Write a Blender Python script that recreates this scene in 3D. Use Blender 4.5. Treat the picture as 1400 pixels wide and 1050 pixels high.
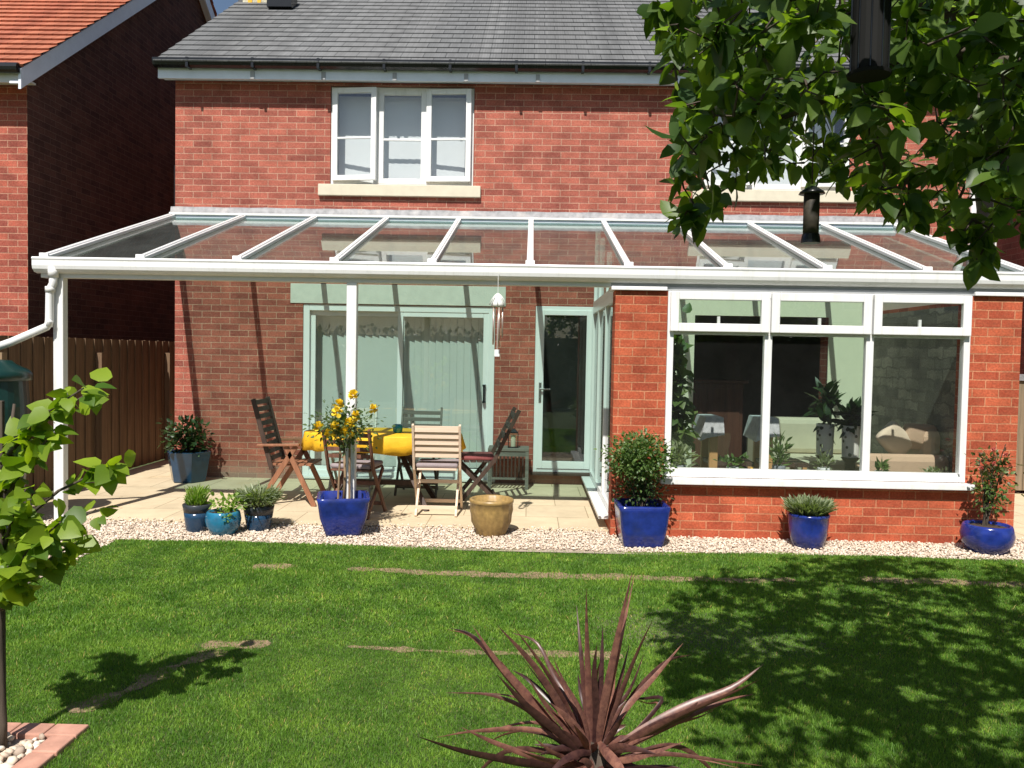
import bpy, math, random
import numpy as np
from mathutils import Vector, Matrix
random.seed(7); RS=np.random.RandomState(11)
rad=math.radians; PI=math.pi
sc=bpy.context.scene
for o in list(bpy.data.objects): bpy.data.objects.remove(o)
# ------------------------------------------------------------------ camera
H=1.58; FPX=1120.0
YAW,PITCH,ROLL=-rad(1.15),rad(2.15),rad(1.03)
fw=Vector((math.sin(YAW)*math.cos(PITCH),math.cos(YAW)*math.cos(PITCH),-math.sin(PITCH)))
r0=Vector((math.cos(YAW),-math.sin(YAW),0)); u0=r0.cross(fw)
cr,sr=math.cos(ROLL),math.sin(ROLL)
RR=cr*r0+sr*u0; UU=-sr*r0+cr*u0
cam=bpy.data.cameras.new('camera'); camo=bpy.data.objects.new('camera',cam); sc.collection.objects.link(camo)
cam.sensor_width=36; cam.lens=36*FPX/1400; cam.clip_end=1000; cam.clip_start=.05
camo.matrix_world=Matrix(((RR.x,UU.x,-fw.x,0),(RR.y,UU.y,-fw.y,0),(RR.z,UU.z,-fw.z,H),(0,0,0,1)))
sc.camera=camo
# ------------------------------------------------------------------ world, sun, exposure
SUN=Vector((.19,1,-1.33)).normalized()          # direction the light travels
elev=math.asin(-SUN.z); az=math.atan2(-SUN.x,-SUN.y)   # azimuth from +Y clockwise
w=bpy.data.worlds.new('World'); sc.world=w; w.use_nodes=True
nt=w.node_tree; bg=nt.nodes['Background']; sky=nt.nodes.new('ShaderNodeTexSky')
sky.sky_type='NISHITA'; sky.sun_disc=False; sky.sun_elevation=elev; sky.sun_rotation=az
nt.links.new(sky.outputs[0],bg.inputs[0]); bg.inputs[1].default_value=.064
sl=bpy.data.lights.new('sun','SUN'); sl.energy=4.6; sl.angle=rad(.5); sl.color=(1,.955,.88)
so=bpy.data.objects.new('sun',sl); sc.collection.objects.link(so)
so.rotation_euler=SUN.to_track_quat('-Z','Y').to_euler(); so.location=(-3,-8,12)
sc.view_settings.view_transform='Standard'; sc.view_settings.look='None'
sc.view_settings.exposure=0.46; sc.view_settings.gamma=1
try:
    sc.cycles.max_bounces=8; sc.cycles.transparent_max_bounces=24; sc.cycles.diffuse_bounces=3
    sc.cycles.caustics_reflective=False
except Exception: pass
# ------------------------------------------------------------------ material helpers
MT={}
def newmat(n):
    m=bpy.data.materials.new(n); m.use_nodes=True; MT[n]=m; return m
def N(m,t,**k):
    n=m.node_tree.nodes.new(t)
    for a,b in k.items(): setattr(n,a,b)
    return n
def L(m,a,b): m.node_tree.links.new(a,b)
def rgb(c): return (c[0],c[1],c[2],1)
def ramp(m,fac,stops):
    r=N(m,'ShaderNodeValToRGB'); e=r.color_ramp.elements
    while len(e)<len(stops): e.new(.5)
    for i,(p,c) in enumerate(stops): e[i].position=p; e[i].color=rgb(c) if not isinstance(c,(int,float)) else (c,c,c,1)
    L(m,fac,r.inputs[0]); return r.outputs[0]
def mix(m,f,a,b,mode='MIX'):
    x=N(m,'ShaderNodeMix',data_type='RGBA',blend_type=mode)
    for s,v in ((x.inputs[0],f),(x.inputs[6],a),(x.inputs[7],b)):
        if hasattr(v,'links'): L(m,v,s)
        elif isinstance(v,(int,float)): s.default_value=v
        else: s.default_value=rgb(v)
    return x.outputs[2]
def math_(m,op,a,b=None,c=None):
    x=N(m,'ShaderNodeMath',operation=op)
    for i,v in enumerate((a,b,c)):
        if v is None: continue
        if hasattr(v,'links'): L(m,v,x.inputs[i])
        else: x.inputs[i].default_value=v
    return x.outputs[0]
def noise(m,vec,scale,detail=4,rough=.55):
    n=N(m,'ShaderNodeTexNoise'); n.inputs['Scale'].default_value=scale; n.inputs['Detail'].default_value=detail
    n.inputs['Roughness'].default_value=rough
    if vec is not None: L(m,vec,n.inputs['Vector'])
    return n.outputs['Fac']
def obj_co(m): return N(m,'ShaderNodeTexCoord').outputs['Object']
def geo_pos(m): return N(m,'ShaderNodeNewGeometry').outputs['Position']
def uv(m): return N(m,'ShaderNodeTexCoord').outputs['UV']
def bump(m,h,dist,strength=1):
    b=N(m,'ShaderNodeBump'); b.inputs['Distance'].default_value=dist; b.inputs['Strength'].default_value=strength
    L(m,h,b.inputs['Height']); return b.outputs[0]
def plain(n,c,rough=.5,metal=0,var=.12,vs=9,bs=0,bd=.002,spec=.5,dirt=None):
    m=newmat(n); p=m.node_tree.nodes['Principled BSDF']; co=geo_pos(m)
    f=noise(m,co,vs); v=ramp(m,f,[(.25,tuple(x*(1-var) for x in c)),(.75,tuple(min(1,x*(1+var)) for x in c))])
    if dirt:
        f2=noise(m,co,3.1,6,.7); v=mix(m,ramp(m,f2,[(.5,0.),(.72,.6)]),v,dirt)
    L(m,v,p.inputs['Base Color']); p.inputs['Roughness'].default_value=rough; p.inputs['Metallic'].default_value=metal
    p.inputs['Specular IOR Level'].default_value=spec
    if bs: L(m,bump(m,noise(m,co,bs,5),bd),p.inputs['Normal'])
    return m
def brick(n,c1,c2,mortar,bw=.225,bh=.075,ms=.005,depth=.004,grime=.25,base=False,wobble=.006,bleach=.22):
    m=newmat(n); p=m.node_tree.nodes['Principled BSDF']; u=uv(m)
    wob=N(m,'ShaderNodeTexNoise'); wob.inputs['Scale'].default_value=9; L(m,u,wob.inputs['Vector'])
    vm=N(m,'ShaderNodeVectorMath',operation='MULTIPLY_ADD'); L(m,wob.outputs['Color'],vm.inputs[0]); vm.inputs[1].default_value=(wobble,wobble,0); L(m,u,vm.inputs[2])
    b=N(m,'ShaderNodeTexBrick'); L(m,vm.outputs[0],b.inputs['Vector'])
    b.inputs['Scale'].default_value=1; b.inputs['Brick Width'].default_value=bw; b.inputs['Row Height'].default_value=bh
    b.inputs['Mortar Size'].default_value=ms; b.inputs['Mortar Smooth'].default_value=.15; b.inputs['Bias'].default_value=0
    b.inputs['Color1'].default_value=rgb(c1); b.inputs['Color2'].default_value=rgb(c2); b.inputs['Mortar'].default_value=rgb(mortar)
    f=noise(m,u,28,5,.6); c=mix(m,ramp(m,f,[(.35,.0),(.75,bleach)]),b.outputs['Color'],mortar)
    f2=noise(m,u,60,3,.6); c=mix(m,.6,c,mix(m,1,c,ramp(m,f2,[(.3,.5),(.7,1.3)]),'MULTIPLY'))
    f4=noise(m,u,4.5,3,.5); c=mix(m,.5,c,mix(m,1,c,ramp(m,f4,[(.35,.62),(.62,1.2)]),'MULTIPLY'))
    f3=noise(m,u,.9,5,.6); c=mix(m,grime,c,mix(m,1,c,ramp(m,f3,[(.3,.45),(.65,1.25)]),'MULTIPLY'))
    if base:   # pale salts low on the wall
        s=N(m,'ShaderNodeSeparateXYZ'); L(m,u,s.inputs[0])
        hh=math_(m,'ADD',s.outputs[1],math_(m,'MULTIPLY',noise(m,u,2.5),.3))
        c=mix(m,ramp(m,hh,[(.22,.55),(.42,.0)]),c,(.33,.27,.22))
    L(m,c,p.inputs['Base Color']); p.inputs['Roughness'].default_value=.88; p.inputs['Specular IOR Level'].default_value=.25
    h=math_(m,'ADD',math_(m,'MULTIPLY',b.outputs['Fac'],-1),math_(m,'MULTIPLY',f2,.35))
    L(m,bump(m,h,depth),p.inputs['Normal']); return m
def leafmat(n,c1,c2,trans=.45,rough=.45,tc=None,spec=.5):
    m=newmat(n); nt=m.node_tree; p=nt.nodes['Principled BSDF']; out=nt.nodes['Material Output']
    g=N(m,'ShaderNodeNewGeometry'); col=ramp(m,g.outputs['Random Per Island'],[(0,c1),(1,c2)])
    L(m,col,p.inputs['Base Color']); p.inputs['Roughness'].default_value=rough; p.inputs['Specular IOR Level'].default_value=spec
    t=N(m,'ShaderNodeBsdfTranslucent'); tc=tc or (1.6,1.9,.5)
    L(m,mix(m,1,col,tc,'MULTIPLY'),t.inputs[0])
    a=N(m,'ShaderNodeMixShader'); a.inputs[0].default_value=trans; L(m,p.outputs[0],a.inputs[1]); L(m,t.outputs[0],a.inputs[2]); L(m,a.outputs[0],out.inputs[0])
    return m
def glassmat(n,tint=(.97,.98,.97),boost=1.0,base=.045,dust_haze=0):
    m=newmat(n); nt=m.node_tree; nt.nodes.remove(nt.nodes['Principled BSDF']); out=nt.nodes['Material Output']
    lw=N(m,'ShaderNodeLayerWeight'); lw.inputs[0].default_value=.5
    f=math_(m,'MULTIPLY_ADD',math_(m,'POWER',lw.outputs['Facing'],5),.96*boost,base)
    t=N(m,'ShaderNodeBsdfTransparent'); t.inputs[0].default_value=rgb(tint)
    g=N(m,'ShaderNodeBsdfGlossy'); g.inputs['Roughness'].default_value=0.0
    a=N(m,'ShaderNodeMixShader'); L(m,f,a.inputs[0]); L(m,t.outputs[0],a.inputs[1]); L(m,g.outputs[0],a.inputs[2]); last=a.outputs[0]
    if dust_haze:   # pale diffuse film: thin dirt plus reflection haze put into the glass
        d=N(m,'ShaderNodeBsdfDiffuse'); d.inputs[0].default_value=(.55,.56,.54,1); e=N(m,'ShaderNodeMixShader')
        L(m,ramp(m,noise(m,geo_pos(m),2.2,6,.7),[(.3,dust_haze*.6),(.75,dust_haze*1.7)]),e.inputs[0]); L(m,last,e.inputs[1]); L(m,d.outputs[0],e.inputs[2]); last=e.outputs[0]
    L(m,last,out.inputs[0])
    return m
def wood(n,c1,c2,scale=1,rough=.6,axis='Z'):
    m=newmat(n); p=m.node_tree.nodes['Principled BSDF']; mp=N(m,'ShaderNodeMapping'); L(m,obj_co(m),mp.inputs[0])
    s={'X':(2,30,30),'Y':(30,2,30),'Z':(30,30,2)}[axis]; mp.inputs['Scale'].default_value=tuple(k*scale for k in s)
    f=noise(m,mp.outputs[0],1,5,.6); c=ramp(m,f,[(.3,c1),(.7,c2)])
    L(m,c,p.inputs['Base Color']); p.inputs['Roughness'].default_value=rough
    L(m,bump(m,f,.002),p.inputs['Normal']); return m
# ------------------------------------------------------------------ materials
M_=MT
brick('brick_house',(.47,.130,.088),(.28,.070,.052),(.54,.30,.215),base=True,ms=.0050)
brick('brick_bay',(.56,.122,.055),(.36,.062,.03),(.58,.25,.135),ms=.0050,grime=.45)
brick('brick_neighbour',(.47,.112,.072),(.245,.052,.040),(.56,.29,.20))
brick('brick_shaded_side',(.14,.058,.042),(.08,.034,.028),(.20,.12,.09),ms=.004)  # neighbour's brick again, with the gable's shade put into the colour
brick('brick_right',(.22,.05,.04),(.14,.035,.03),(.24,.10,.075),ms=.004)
brick('stone_rubble',(.42,.37,.30),(.16,.14,.12),(.22,.19,.16),bw=.31,bh=.11,ms=.010,depth=.02,grime=.6,wobble=.09,bleach=.5)
brick('slate',(.20,.202,.205),(.145,.148,.152),(.04,.042,.045),bw=.26,bh=.5,ms=.003,depth=.004,grime=.5)
brick('red_tile',(.47,.165,.095),(.39,.125,.075),(.22,.08,.05),bw=.17,bh=.5,ms=.005,depth=.008,grime=.35)
brick('chimney_brick',(.62,.58,.42),(.5,.45,.3),(.7,.68,.55))
plain('white',(.80,.80,.79),.28,var=.02)
m=MT['white']; p=m.node_tree.nodes['Principled BSDF']; mp=N(m,'ShaderNodeMapping'); L(m,geo_pos(m),mp.inputs[0]); mp.inputs['Scale'].default_value=(14,14,2.2)
L(m,mix(m,ramp(m,noise(m,mp.outputs[0],1,6,.7),[(.52,.0),(.8,.55)]),(.81,.81,.80),(.52,.52,.46)),p.inputs['Base Color'])
plain('offwhite',(.72,.72,.69),.5,var=.05)
plain('fascia',(.80,.86,.95),.35,var=.05)
plain('greyfascia',(.36,.37,.38),.4,var=.05)
plain('black_plastic',(.012,.013,.015),.25,var=.2)
plain('stone_sill',(.66,.60,.47),.8,var=.08,bs=60,bd=.001)
plain('concrete_lintel',(.62,.62,.55),.85,var=.08,bs=60)
plain('wallpaint',(.84,.78,.60),.8,var=.03)
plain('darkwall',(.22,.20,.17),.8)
plain('lead',(.26,.26,.27),.6,metal=.0,var=.35,vs=14,bs=12,bd=.01,dirt=(.55,.50,.46))
plain('ceiling',(.5,.5,.48),.9)
plain('blind',(.80,.80,.78),.75,var=.02)
plain('mullion',(.78,.79,.78),.35,var=.02)
glassmat('pane',(.96,.975,.965),base=.065,dust_haze=.006)
glassmat('upper_pane',(.95,.97,.98),base=.085)
glassmat('clear_tinted',(.93,.96,.945))
glassmat('roofglass',(.70,.83,.792),base=.05,dust_haze=.034)
glassmat('darkpane',(.80,.84,.82),base=.08,dust_haze=.02)
wood('fence_wood',(.105,.062,.034),(.22,.135,.075),axis='Z',rough=.8)
wood('gate_wood',(.16,.12,.075),(.30,.23,.15),axis='Z',rough=.8)
wood('pale_wood',(.62,.47,.35),(.78,.62,.48),axis='X')
wood('brown_wood',(.10,.042,.026),(.22,.10,.065),axis='Z')
wood('mid_wood',(.22,.09,.045),(.36,.16,.085),axis='Z')
wood('grey_wood',(.10,.10,.085),(.21,.20,.17),axis='X',rough=.8)
wood('dark_wood',(.035,.022,.016),(.08,.045,.032),axis='Z')
wood('cabinet_wood',(.07,.02,.012),(.13,.04,.022),axis='Z')
wood('post_wood',(.42,.24,.09),(.52,.31,.13),axis='Z')
wood('stake_wood',(.22,.14,.08),(.36,.25,.15),axis='Z',rough=.85)
wood('bark',(.035,.026,.02),(.10,.075,.055),axis='Z',rough=.9,scale=2)
plain('soil',(.055,.035,.022),.95,var=.4,vs=50,bs=50,bd=.01)
plain('glaze_blue',(.014,.030,.20),.16,var=.45,vs=11,dirt=(.035,.04,.07),spec=.6,bs=4,bd=.004)
plain('glaze_petrol',(.016,.05,.105),.16,var=.3,vs=7,dirt=(.03,.05,.08),spec=.6)
plain('glaze_teal',(.02,.17,.30),.14,var=.3,vs=7,dirt=(.03,.06,.10),spec=.6)
plain('glaze_rim',(.035,.04,.05),.3,var=.3,vs=20)
plain('ochre_pot',(.34,.22,.08),.35,var=.35,vs=22)
plain('butt_green',(.006,.035,.03),.3,var=.15)
plain('yellow_cloth',(.82,.46,.015),.7,var=.12,vs=7,bs=8,bd=.01)
plain('cushion_grey',(.30,.25,.26),.9,var=.15,bs=60)
plain('cushion_red',(.22,.06,.06),.9,var=.2)
plain('cream_fabric',(.66,.56,.43),.9,var=.06,bs=80)
plain('tan_fabric',(.50,.36,.25),.9,var=.06,bs=80)
plain('white_cloth',(.52,.53,.55),.9,var=.25,vs=25)
plain('ceramic_white',(.62,.65,.66),.35)
plain('ceramic_grey',(.20,.22,.25),.5)
plain('teal_glass',(.01,.20,.30),.12)
plain('steel',(.5,.5,.5),.25,metal=.9)
plain('copper_tube',(.62,.48,.42),.3,metal=.6)
plain('candle',(.75,.70,.55),.5)
plain('yellow_plastic',(.8,.45,.02),.4)
plain('matt_black',(.012,.012,.012),.8,spec=.2)
plain('seed',(.035,.028,.018),.7,var=.5,vs=60)
plain('dish_grey',(.28,.29,.31),.5)
plain('rug',(.10,.09,.08),.95,var=.3)
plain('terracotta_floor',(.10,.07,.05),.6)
plain('cladding_blue',(.10,.22,.38),.5)
plain('render_cream',(.62,.60,.50),.9)
# spotted planter
m=newmat('spotted'); p=m.node_tree.nodes['Principled BSDF']; v=N(m,'ShaderNodeTexVoronoi'); v.inputs['Scale'].default_value=15; L(m,obj_co(m),v.inputs[0])
L(m,ramp(m,v.outputs['Distance'],[(.24,(.03,.03,.03)),(.3,(.7,.7,.66))]),p.inputs['Base Color'])
# leaves
leafmat('leaf_apple',(.022,.056,.013),(.125,.20,.035),.43,tc=(2.9,2.9,.6))
leafmat('leaf_lime',(.06,.14,.012),(.32,.44,.035),.48,tc=(1.7,1.7,.5))
leafmat('leaf_dark',(.018,.045,.014),(.05,.09,.025),.2)
leafmat('leaf_mid',(.05,.11,.025),(.14,.21,.06),.3)
leafmat('leaf_rose',(.05,.09,.03),(.13,.19,.07),.3)
leafmat('leaf_grey',(.15,.19,.11),(.30,.34,.20),.3)
leafmat('leaf_fern',(.14,.26,.03),(.28,.38,.08),.4)
leafmat('leaf_red',(.10,.05,.03),(.08,.13,.03),.3)
leafmat('petal_yellow',(.85,.58,.01),(.95,.75,.08),.25,tc=(1,1,.6))
leafmat('petal_pink',(.6,.12,.10),(.7,.25,.2),.25,tc=(1,1,1))
m=leafmat('leaf_cordyline',(.032,.014,.018),(.25,.125,.10),.18,rough=.36,tc=(1.9,.9,.6))
p=m.node_tree.nodes['Principled BSDF']; src=p.inputs['Base Color'].links[0].from_socket; f=noise(m,obj_co(m),38,4,.7)
L(m,mix(m,.75,src,mix(m,1,src,ramp(m,f,[(.35,(.45,.35,.4)),(.62,(1.5,1.35,1.1))]),'MULTIPLY')),p.inputs['Base Color'])
leafmat('hedge_leaf',(.012,.03,.008),(.03,.06,.015),.2)
m=leafmat('grass_blade',(.085,.195,.024),(.235,.41,.065),.42,rough=.5,tc=(1.45,1.5,.55),spec=.3)
# patchy lawn: large-scale variation of blade colour
p=m.node_tree.nodes['Principled BSDF']; src=p.inputs['Base Color'].links[0].from_socket
rp=src.node.color_ramp.elements; rp[1].position=.97; e_=rp.new(.985); e_.color=(.50,.42,.16,1)
f=noise(m,geo_pos(m),3.4,5,.62); mm=mix(m,1,src,ramp(m,f,[(.34,(.48,.60,.48)),(.5,(.98,.98,.9)),(.63,(1.45,1.28,1.1))]),'MULTIPLY')
L(m,mm,p.inputs['Base Color'])
# cordyline leaf: striped margins by UV-free noise already fine
# ground sheets
m=newmat('ground_mat'); p=m.node_tree.nodes['Principled BSDF']; L(m,ramp(m,noise(m,geo_pos(m),.6,6),[(.35,(.05,.09,.02)),(.7,(.14,.13,.07))]),p.inputs['Base Color']); p.inputs['Roughness'].default_value=.95
m=newmat('lawn_soil'); p=m.node_tree.nodes['Principled BSDF']; co=geo_pos(m)
c=ramp(m,noise(m,co,40,5,.7),[(.3,(.035,.06,.012)),(.7,(.09,.13,.025))]); L(m,c,p.inputs['Base Color']); p.inputs['Roughness'].default_value=.95
L(m,bump(m,noise(m,co,45,6),.02),p.inputs['Normal'])
m=newmat('paving'); p=m.node_tree.nodes['Principled BSDF']; u=uv(m)
b=N(m,'ShaderNodeTexBrick'); L(m,u,b.inputs[0]); b.inputs['Scale'].default_value=1; b.inputs['Brick Width'].default_value=.60; b.inputs['Row Height'].default_value=.60; b.offset=0.5
b.inputs['Mortar Size'].default_value=.004; b.inputs['Color1'].default_value=rgb((.66,.55,.39)); b.inputs['Color2'].default_value=rgb((.58,.49,.35)); b.inputs['Mortar'].default_value=rgb((.36,.29,.19))
c=mix(m,.6,b.outputs['Color'],mix(m,1,b.outputs['Color'],ramp(m,noise(m,geo_pos(m),2.2,7,.7),[(.3,(.72,.68,.60)),(.65,(1.12,1.08,1.0))]),'MULTIPLY'))
c=mix(m,ramp(m,noise(m,geo_pos(m),1.3,5,.6),[(.60,.0),(.72,.45)]),c,(.50,.31,.12))
L(m,c,p.inputs['Base Color']); p.inputs['Roughness'].default_value=.85
L(m,bump(m,math_(m,'MULTIPLY_ADD',b.outputs['Fac'],-1,math_(m,'MULTIPLY',noise(m,u,25,5),.4)),.004),p.inputs['Normal'])
plain('bare_soil_mat',(.30,.205,.125),.95,var=.45,vs=35,bs=50,bd=.02,dirt=(.11,.10,.04))
plain('gravel_bed_mat',(.42,.34,.27),.95,var=.4,vs=60,bs=60,bd=.01)
plain('paver_pink',(.50,.26,.19),.85,var=.25,vs=12,bs=40)
m=newmat('pebble'); p=m.node_tree.nodes['Principled BSDF']; g=N(m,'ShaderNodeNewGeometry')
L(m,ramp(m,g.outputs['Random Per Island'],[(0,(.36,.28,.22)),(.2,(.62,.49,.38)),(.6,(.72,.60,.47)),(1,(.78,.70,.60))]),p.inputs['Base Color']); p.inputs['Roughness'].default_value=.8
# ------------------------------------------------------------------ mesh helpers
COL=sc.collection
class MB:
    def __init__(s): s.v=[]; s.f=[]; s.x=None
    def add(s,vs,fs,mat=None):
        b=len(s.v)
        for p in vs:
            p=Vector(p)
            if mat is not None: p=mat@p
            s.v.append(tuple(p))
        s.f+= [tuple(b+i for i in f) for f in fs]; return s
    def box(s,a,b,mat=None):
        x0,y0,z0=[min(a[i],b[i]) for i in range(3)]; x1,y1,z1=[max(a[i],b[i]) for i in range(3)]
        return s.add([(x0,y0,z0),(x1,y0,z0),(x1,y1,z0),(x0,y1,z0),(x0,y0,z1),(x1,y0,z1),(x1,y1,z1),(x0,y1,z1)],
            [(0,3,2,1),(4,5,6,7),(0,1,5,4),(1,2,6,5),(2,3,7,6),(3,0,4,7)],mat)
    def beam(s,p,q,w=.03,d=.03,side=None,mat=None):
        p,q=Vector(p),Vector(q); a=(q-p).normalized()
        sd=Vector(side) if side else (Vector((1,0,0)) if abs(a.x)<.9 else Vector((0,1,0)))
        sd=(sd-a*sd.dot(a)).normalized(); n=a.cross(sd)
        vs=[]
        for c in (p,q):
            for (i,j) in ((-1,-1),(1,-1),(1,1),(-1,1)): vs.append(c+sd*(w/2*i)+n*(d/2*j))
        return s.add(vs,[(3,2,1,0),(4,5,6,7),(0,1,5,4),(1,2,6,5),(2,3,7,6),(3,0,4,7)],mat)
    def tube(s,pts,rs,n=8,mat=None,cap=True):
        pts=[Vector(p) for p in pts]
        if isinstance(rs,(int,float)): rs=[rs]*len(pts)
        vs=[]; a=None
        for i,p in enumerate(pts):
            t=(pts[min(i+1,len(pts)-1)]-pts[max(i-1,0)]).normalized()
            if a is None:
                a=t.cross(Vector((0,0,1)))
                if a.length<.1: a=t.cross(Vector((1,0,0)))
            else: a=a-t*a.dot(t)
            a.normalize(); b=t.cross(a)
            for k in range(n):
                an=2*PI*k/n; vs.append(p+(a*math.cos(an)+b*math.sin(an))*rs[i])
        fs=[(i*n+k,i*n+(k+1)%n,(i+1)*n+(k+1)%n,(i+1)*n+k) for i in range(len(pts)-1) for k in range(n)]
        if cap: fs+=[tuple(range(n))[::-1],tuple((len(pts)-1)*n+k for k in range(n))]
        return s.add(vs,fs,mat)
    def lathe(s,prof,c=(0,0,0),n=28,shape='round',rot=0,twist=0):
        vs=[]
        for (r,z) in prof:
            for k in range(n):
                a=2*PI*k/n+rot
                if shape=='square':
                    e=.13; cx,sx=math.cos(a),math.sin(a); q=(abs(cx)**(2/e)+abs(sx)**(2/e))**(-e/2); rr=r*q
                    x,y=rr*cx,rr*sx
                elif shape=='hex':
                    aa=(a%(PI/3))-PI/6; rr=r*math.cos(PI/6)/math.cos(aa); x,y=rr*math.cos(a),rr*math.sin(a)
                elif shape=='ribbed':
                    rr=r*(1+.06*math.sin(15*a+z*24)*min(1,max(0,(.27-z)*12))); x,y=rr*math.cos(a),rr*math.sin(a)
                else: x,y=r*math.cos(a),r*math.sin(a)
                vs.append((c[0]+x,c[1]+y,c[2]+z))
        m=len(prof); fs=[(i*n+k,i*n+(k+1)%n,(i+1)*n+(k+1)%n,(i+1)*n+k) for i in range(m-1) for k in range(n)]
        fs+=[tuple(range(n))[::-1],tuple((m-1)*n+k for k in range(n))]
        return s.add(vs,fs)
    def sphere(s,c,r,n=10,sq=(1,1,1)):
        pr=[(max(.001,math.sin(PI*i/n)),-math.cos(PI*i/n)) for i in range(n+1)]
        vs=[];k2=n*2
        for (a,b) in pr:
            for k in range(k2): vs.append((c[0]+r*sq[0]*a*math.cos(2*PI*k/k2),c[1]+r*sq[1]*a*math.sin(2*PI*k/k2),c[2]+r*sq[2]*b))
        return s.add(vs,[(i*k2+k,i*k2+(k+1)%k2,(i+1)*k2+(k+1)%k2,(i+1)*k2+k) for i in range(n) for k in range(k2)])
    def build(s,name,mat,parent=None,bev=0,smooth=False,sub=0): return build(name,s.v,s.f,mat,parent,bev,smooth,sub)
def build(name,v,f,mat,parent=None,bev=0,smooth=False,sub=0):
    me=bpy.data.meshes.new(name); me.from_pydata(v,[],f); me.validate(); me.update()
    me.materials.append(MT[mat])
    n=len(me.loops); co=np.empty(len(me.vertices)*3,'f'); me.vertices.foreach_get('co',co); co=co.reshape(-1,3)
    li=np.empty(n,'i'); me.loops.foreach_get('vertex_index',li)
    pn=np.empty(len(me.polygons)*3,'f'); me.polygons.foreach_get('normal',pn); pn=pn.reshape(-1,3)
    lt=np.empty(len(me.polygons),'i'); me.polygons.foreach_get('loop_total',lt)
    ln=np.repeat(pn,lt,axis=0); P=co[li]; an=np.abs(ln); U=np.empty((n,2),'f')
    kx=(an[:,0]>=an[:,1])&(an[:,0]>an[:,2]); ky=(~kx)&(an[:,1]>an[:,2]); kz=~(kx|ky)
    U[kx]=P[kx][:,[1,2]]; U[ky]=P[ky][:,[0,2]]; U[kz]=P[kz][:,[0,1]]
    l=me.uv_layers.new(name='UVMap'); l.data.foreach_set('uv',U.ravel())
    if smooth: me.polygons.foreach_set('use_smooth',[True]*len(me.polygons))
    o=bpy.data.objects.new(name,me); COL.objects.link(o)
    if parent is not None: o.parent=parent; o.matrix_parent_inverse=Matrix.Identity(4)
    if bev:
        b=o.modifiers.new('bevel','BEVEL'); b.width=bev; b.segments=2; b.limit_method='ANGLE'; b.harden_normals=False
    if sub:
        b=o.modifiers.new('sub','SUBSURF'); b.levels=sub; b.render_levels=sub
    return o
def fast(name,V,T,mat,parent=None,smooth=False):
    """numpy mesh: V (n,3), T (m,k) constant-size faces"""
    me=bpy.data.meshes.new(name); k=T.shape[1]; me.vertices.add(len(V)); me.vertices.foreach_set('co',V.astype('f').ravel())
    me.loops.add(T.size); me.loops.foreach_set('vertex_index',T.astype('i').ravel())
    me.polygons.add(len(T)); me.polygons.foreach_set('loop_start',np.arange(0,T.size,k,dtype='i')); me.polygons.foreach_set('loop_total',np.full(len(T),k,'i'))
    if smooth: me.polygons.foreach_set('use_smooth',np.ones(len(T),bool))
    me.update(calc_edges=True); me.validate(); me.materials.append(MT[mat])
    o=bpy.data.objects.new(name,me); COL.objects.link(o)
    if parent is not None: o.parent=parent
    return o
def thing(name,label,cat,loc=(0,0,0),rz=0,group=None):
    o=bpy.data.objects.new(name,None); COL.objects.link(o); o.location=loc; o.rotation_euler=(0,0,rz); o.empty_display_size=.1
    o['label']=label; o['category']=cat
    if group: o['group']=group
    return o
def tag(o,label=None,cat=None,group=None,kind=None):
    for k,v in (('label',label),('category',cat),('group',group),('kind',kind)):
        if v: o[k]=v
    return o
def dup(root,loc,rz,label,group=None):
    r=root.copy(); COL.objects.link(r); r.location=loc; r.rotation_euler=(0,0,rz); r['label']=label
    if group: r['group']=group
    for ch in list(root.children):
        c=ch.copy(); COL.objects.link(c); c.parent=r
        for g in ch.children:
            d=g.copy(); COL.objects.link(d); d.parent=c
    return r
# leaf instancing ------------------------------------------------------
def leaf_tpl(kind='ovate',fold=.22,curl=.25):
    prof={'ovate':[(0,0),(.15,.20),(.40,.31),(.72,.21),(1,0)],'heart':[(-.08,.0),(.0,.36),(.3,.5),(.7,.30),(1.05,0)],
          'needle':[(0,.03),(.3,.05),(.6,.05),(.85,.035),(1,0)],'narrow':[(0,0),(.25,.13),(.55,.15),(.8,.09),(1,0)],'round':[(0,0),(.15,.36),(.5,.5),(.85,.36),(1,0)]}[kind]
    V=[];F=[]
    for (t,w_) in prof:
        z=-curl*t*t
        V.append((t,0,z-0)); V.append((t,w_,z+fold*w_)); V.append((t,-w_,z+fold*w_))
    for i in range(len(prof)-1):
        a=i*3;b=a+3; F.append((a,b,b+1,a+1)); F.append((a,a+2,b+2,b))
    return np.array(V,float),np.array(F)
def leaves(name,pos,dirs,size,mat,parent=None,kind='ovate',normals=None,fold=.22,curl=.25,smooth=True):
    V,F=leaf_tpl(kind,fold,curl); n=len(pos); pos=np.asarray(pos,float); d=np.asarray(dirs,float); d/=np.linalg.norm(d,axis=1)[:,None]+1e-9
    nr=np.asarray(normals,float) if normals is not None else np.tile([0,0,1.],(n,1))+RS.normal(0,.5,(n,3))
    s=np.cross(nr,d); s/=np.linalg.norm(s,axis=1)[:,None]+1e-9; nn=np.cross(d,s)
    sz=np.asarray(size,float).reshape(-1,1,1)*np.ones((n,1,1))
    P=(V[None,:,0:1]*d[:,None,:]+V[None,:,1:2]*s[:,None,:]+V[None,:,2:3]*nn[:,None,:])*sz+pos[:,None,:]
    FF=(F[None]+(np.arange(n)*len(V))[:,None,None]).reshape(-1,4)
    return fast(name,P.reshape(-1,3),FF,mat,parent,smooth)
def rdir(n,up=0.): 
    d=RS.normal(0,1,(n,3)); d[:,2]+=up; return d/np.linalg.norm(d,axis=1)[:,None]
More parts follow.
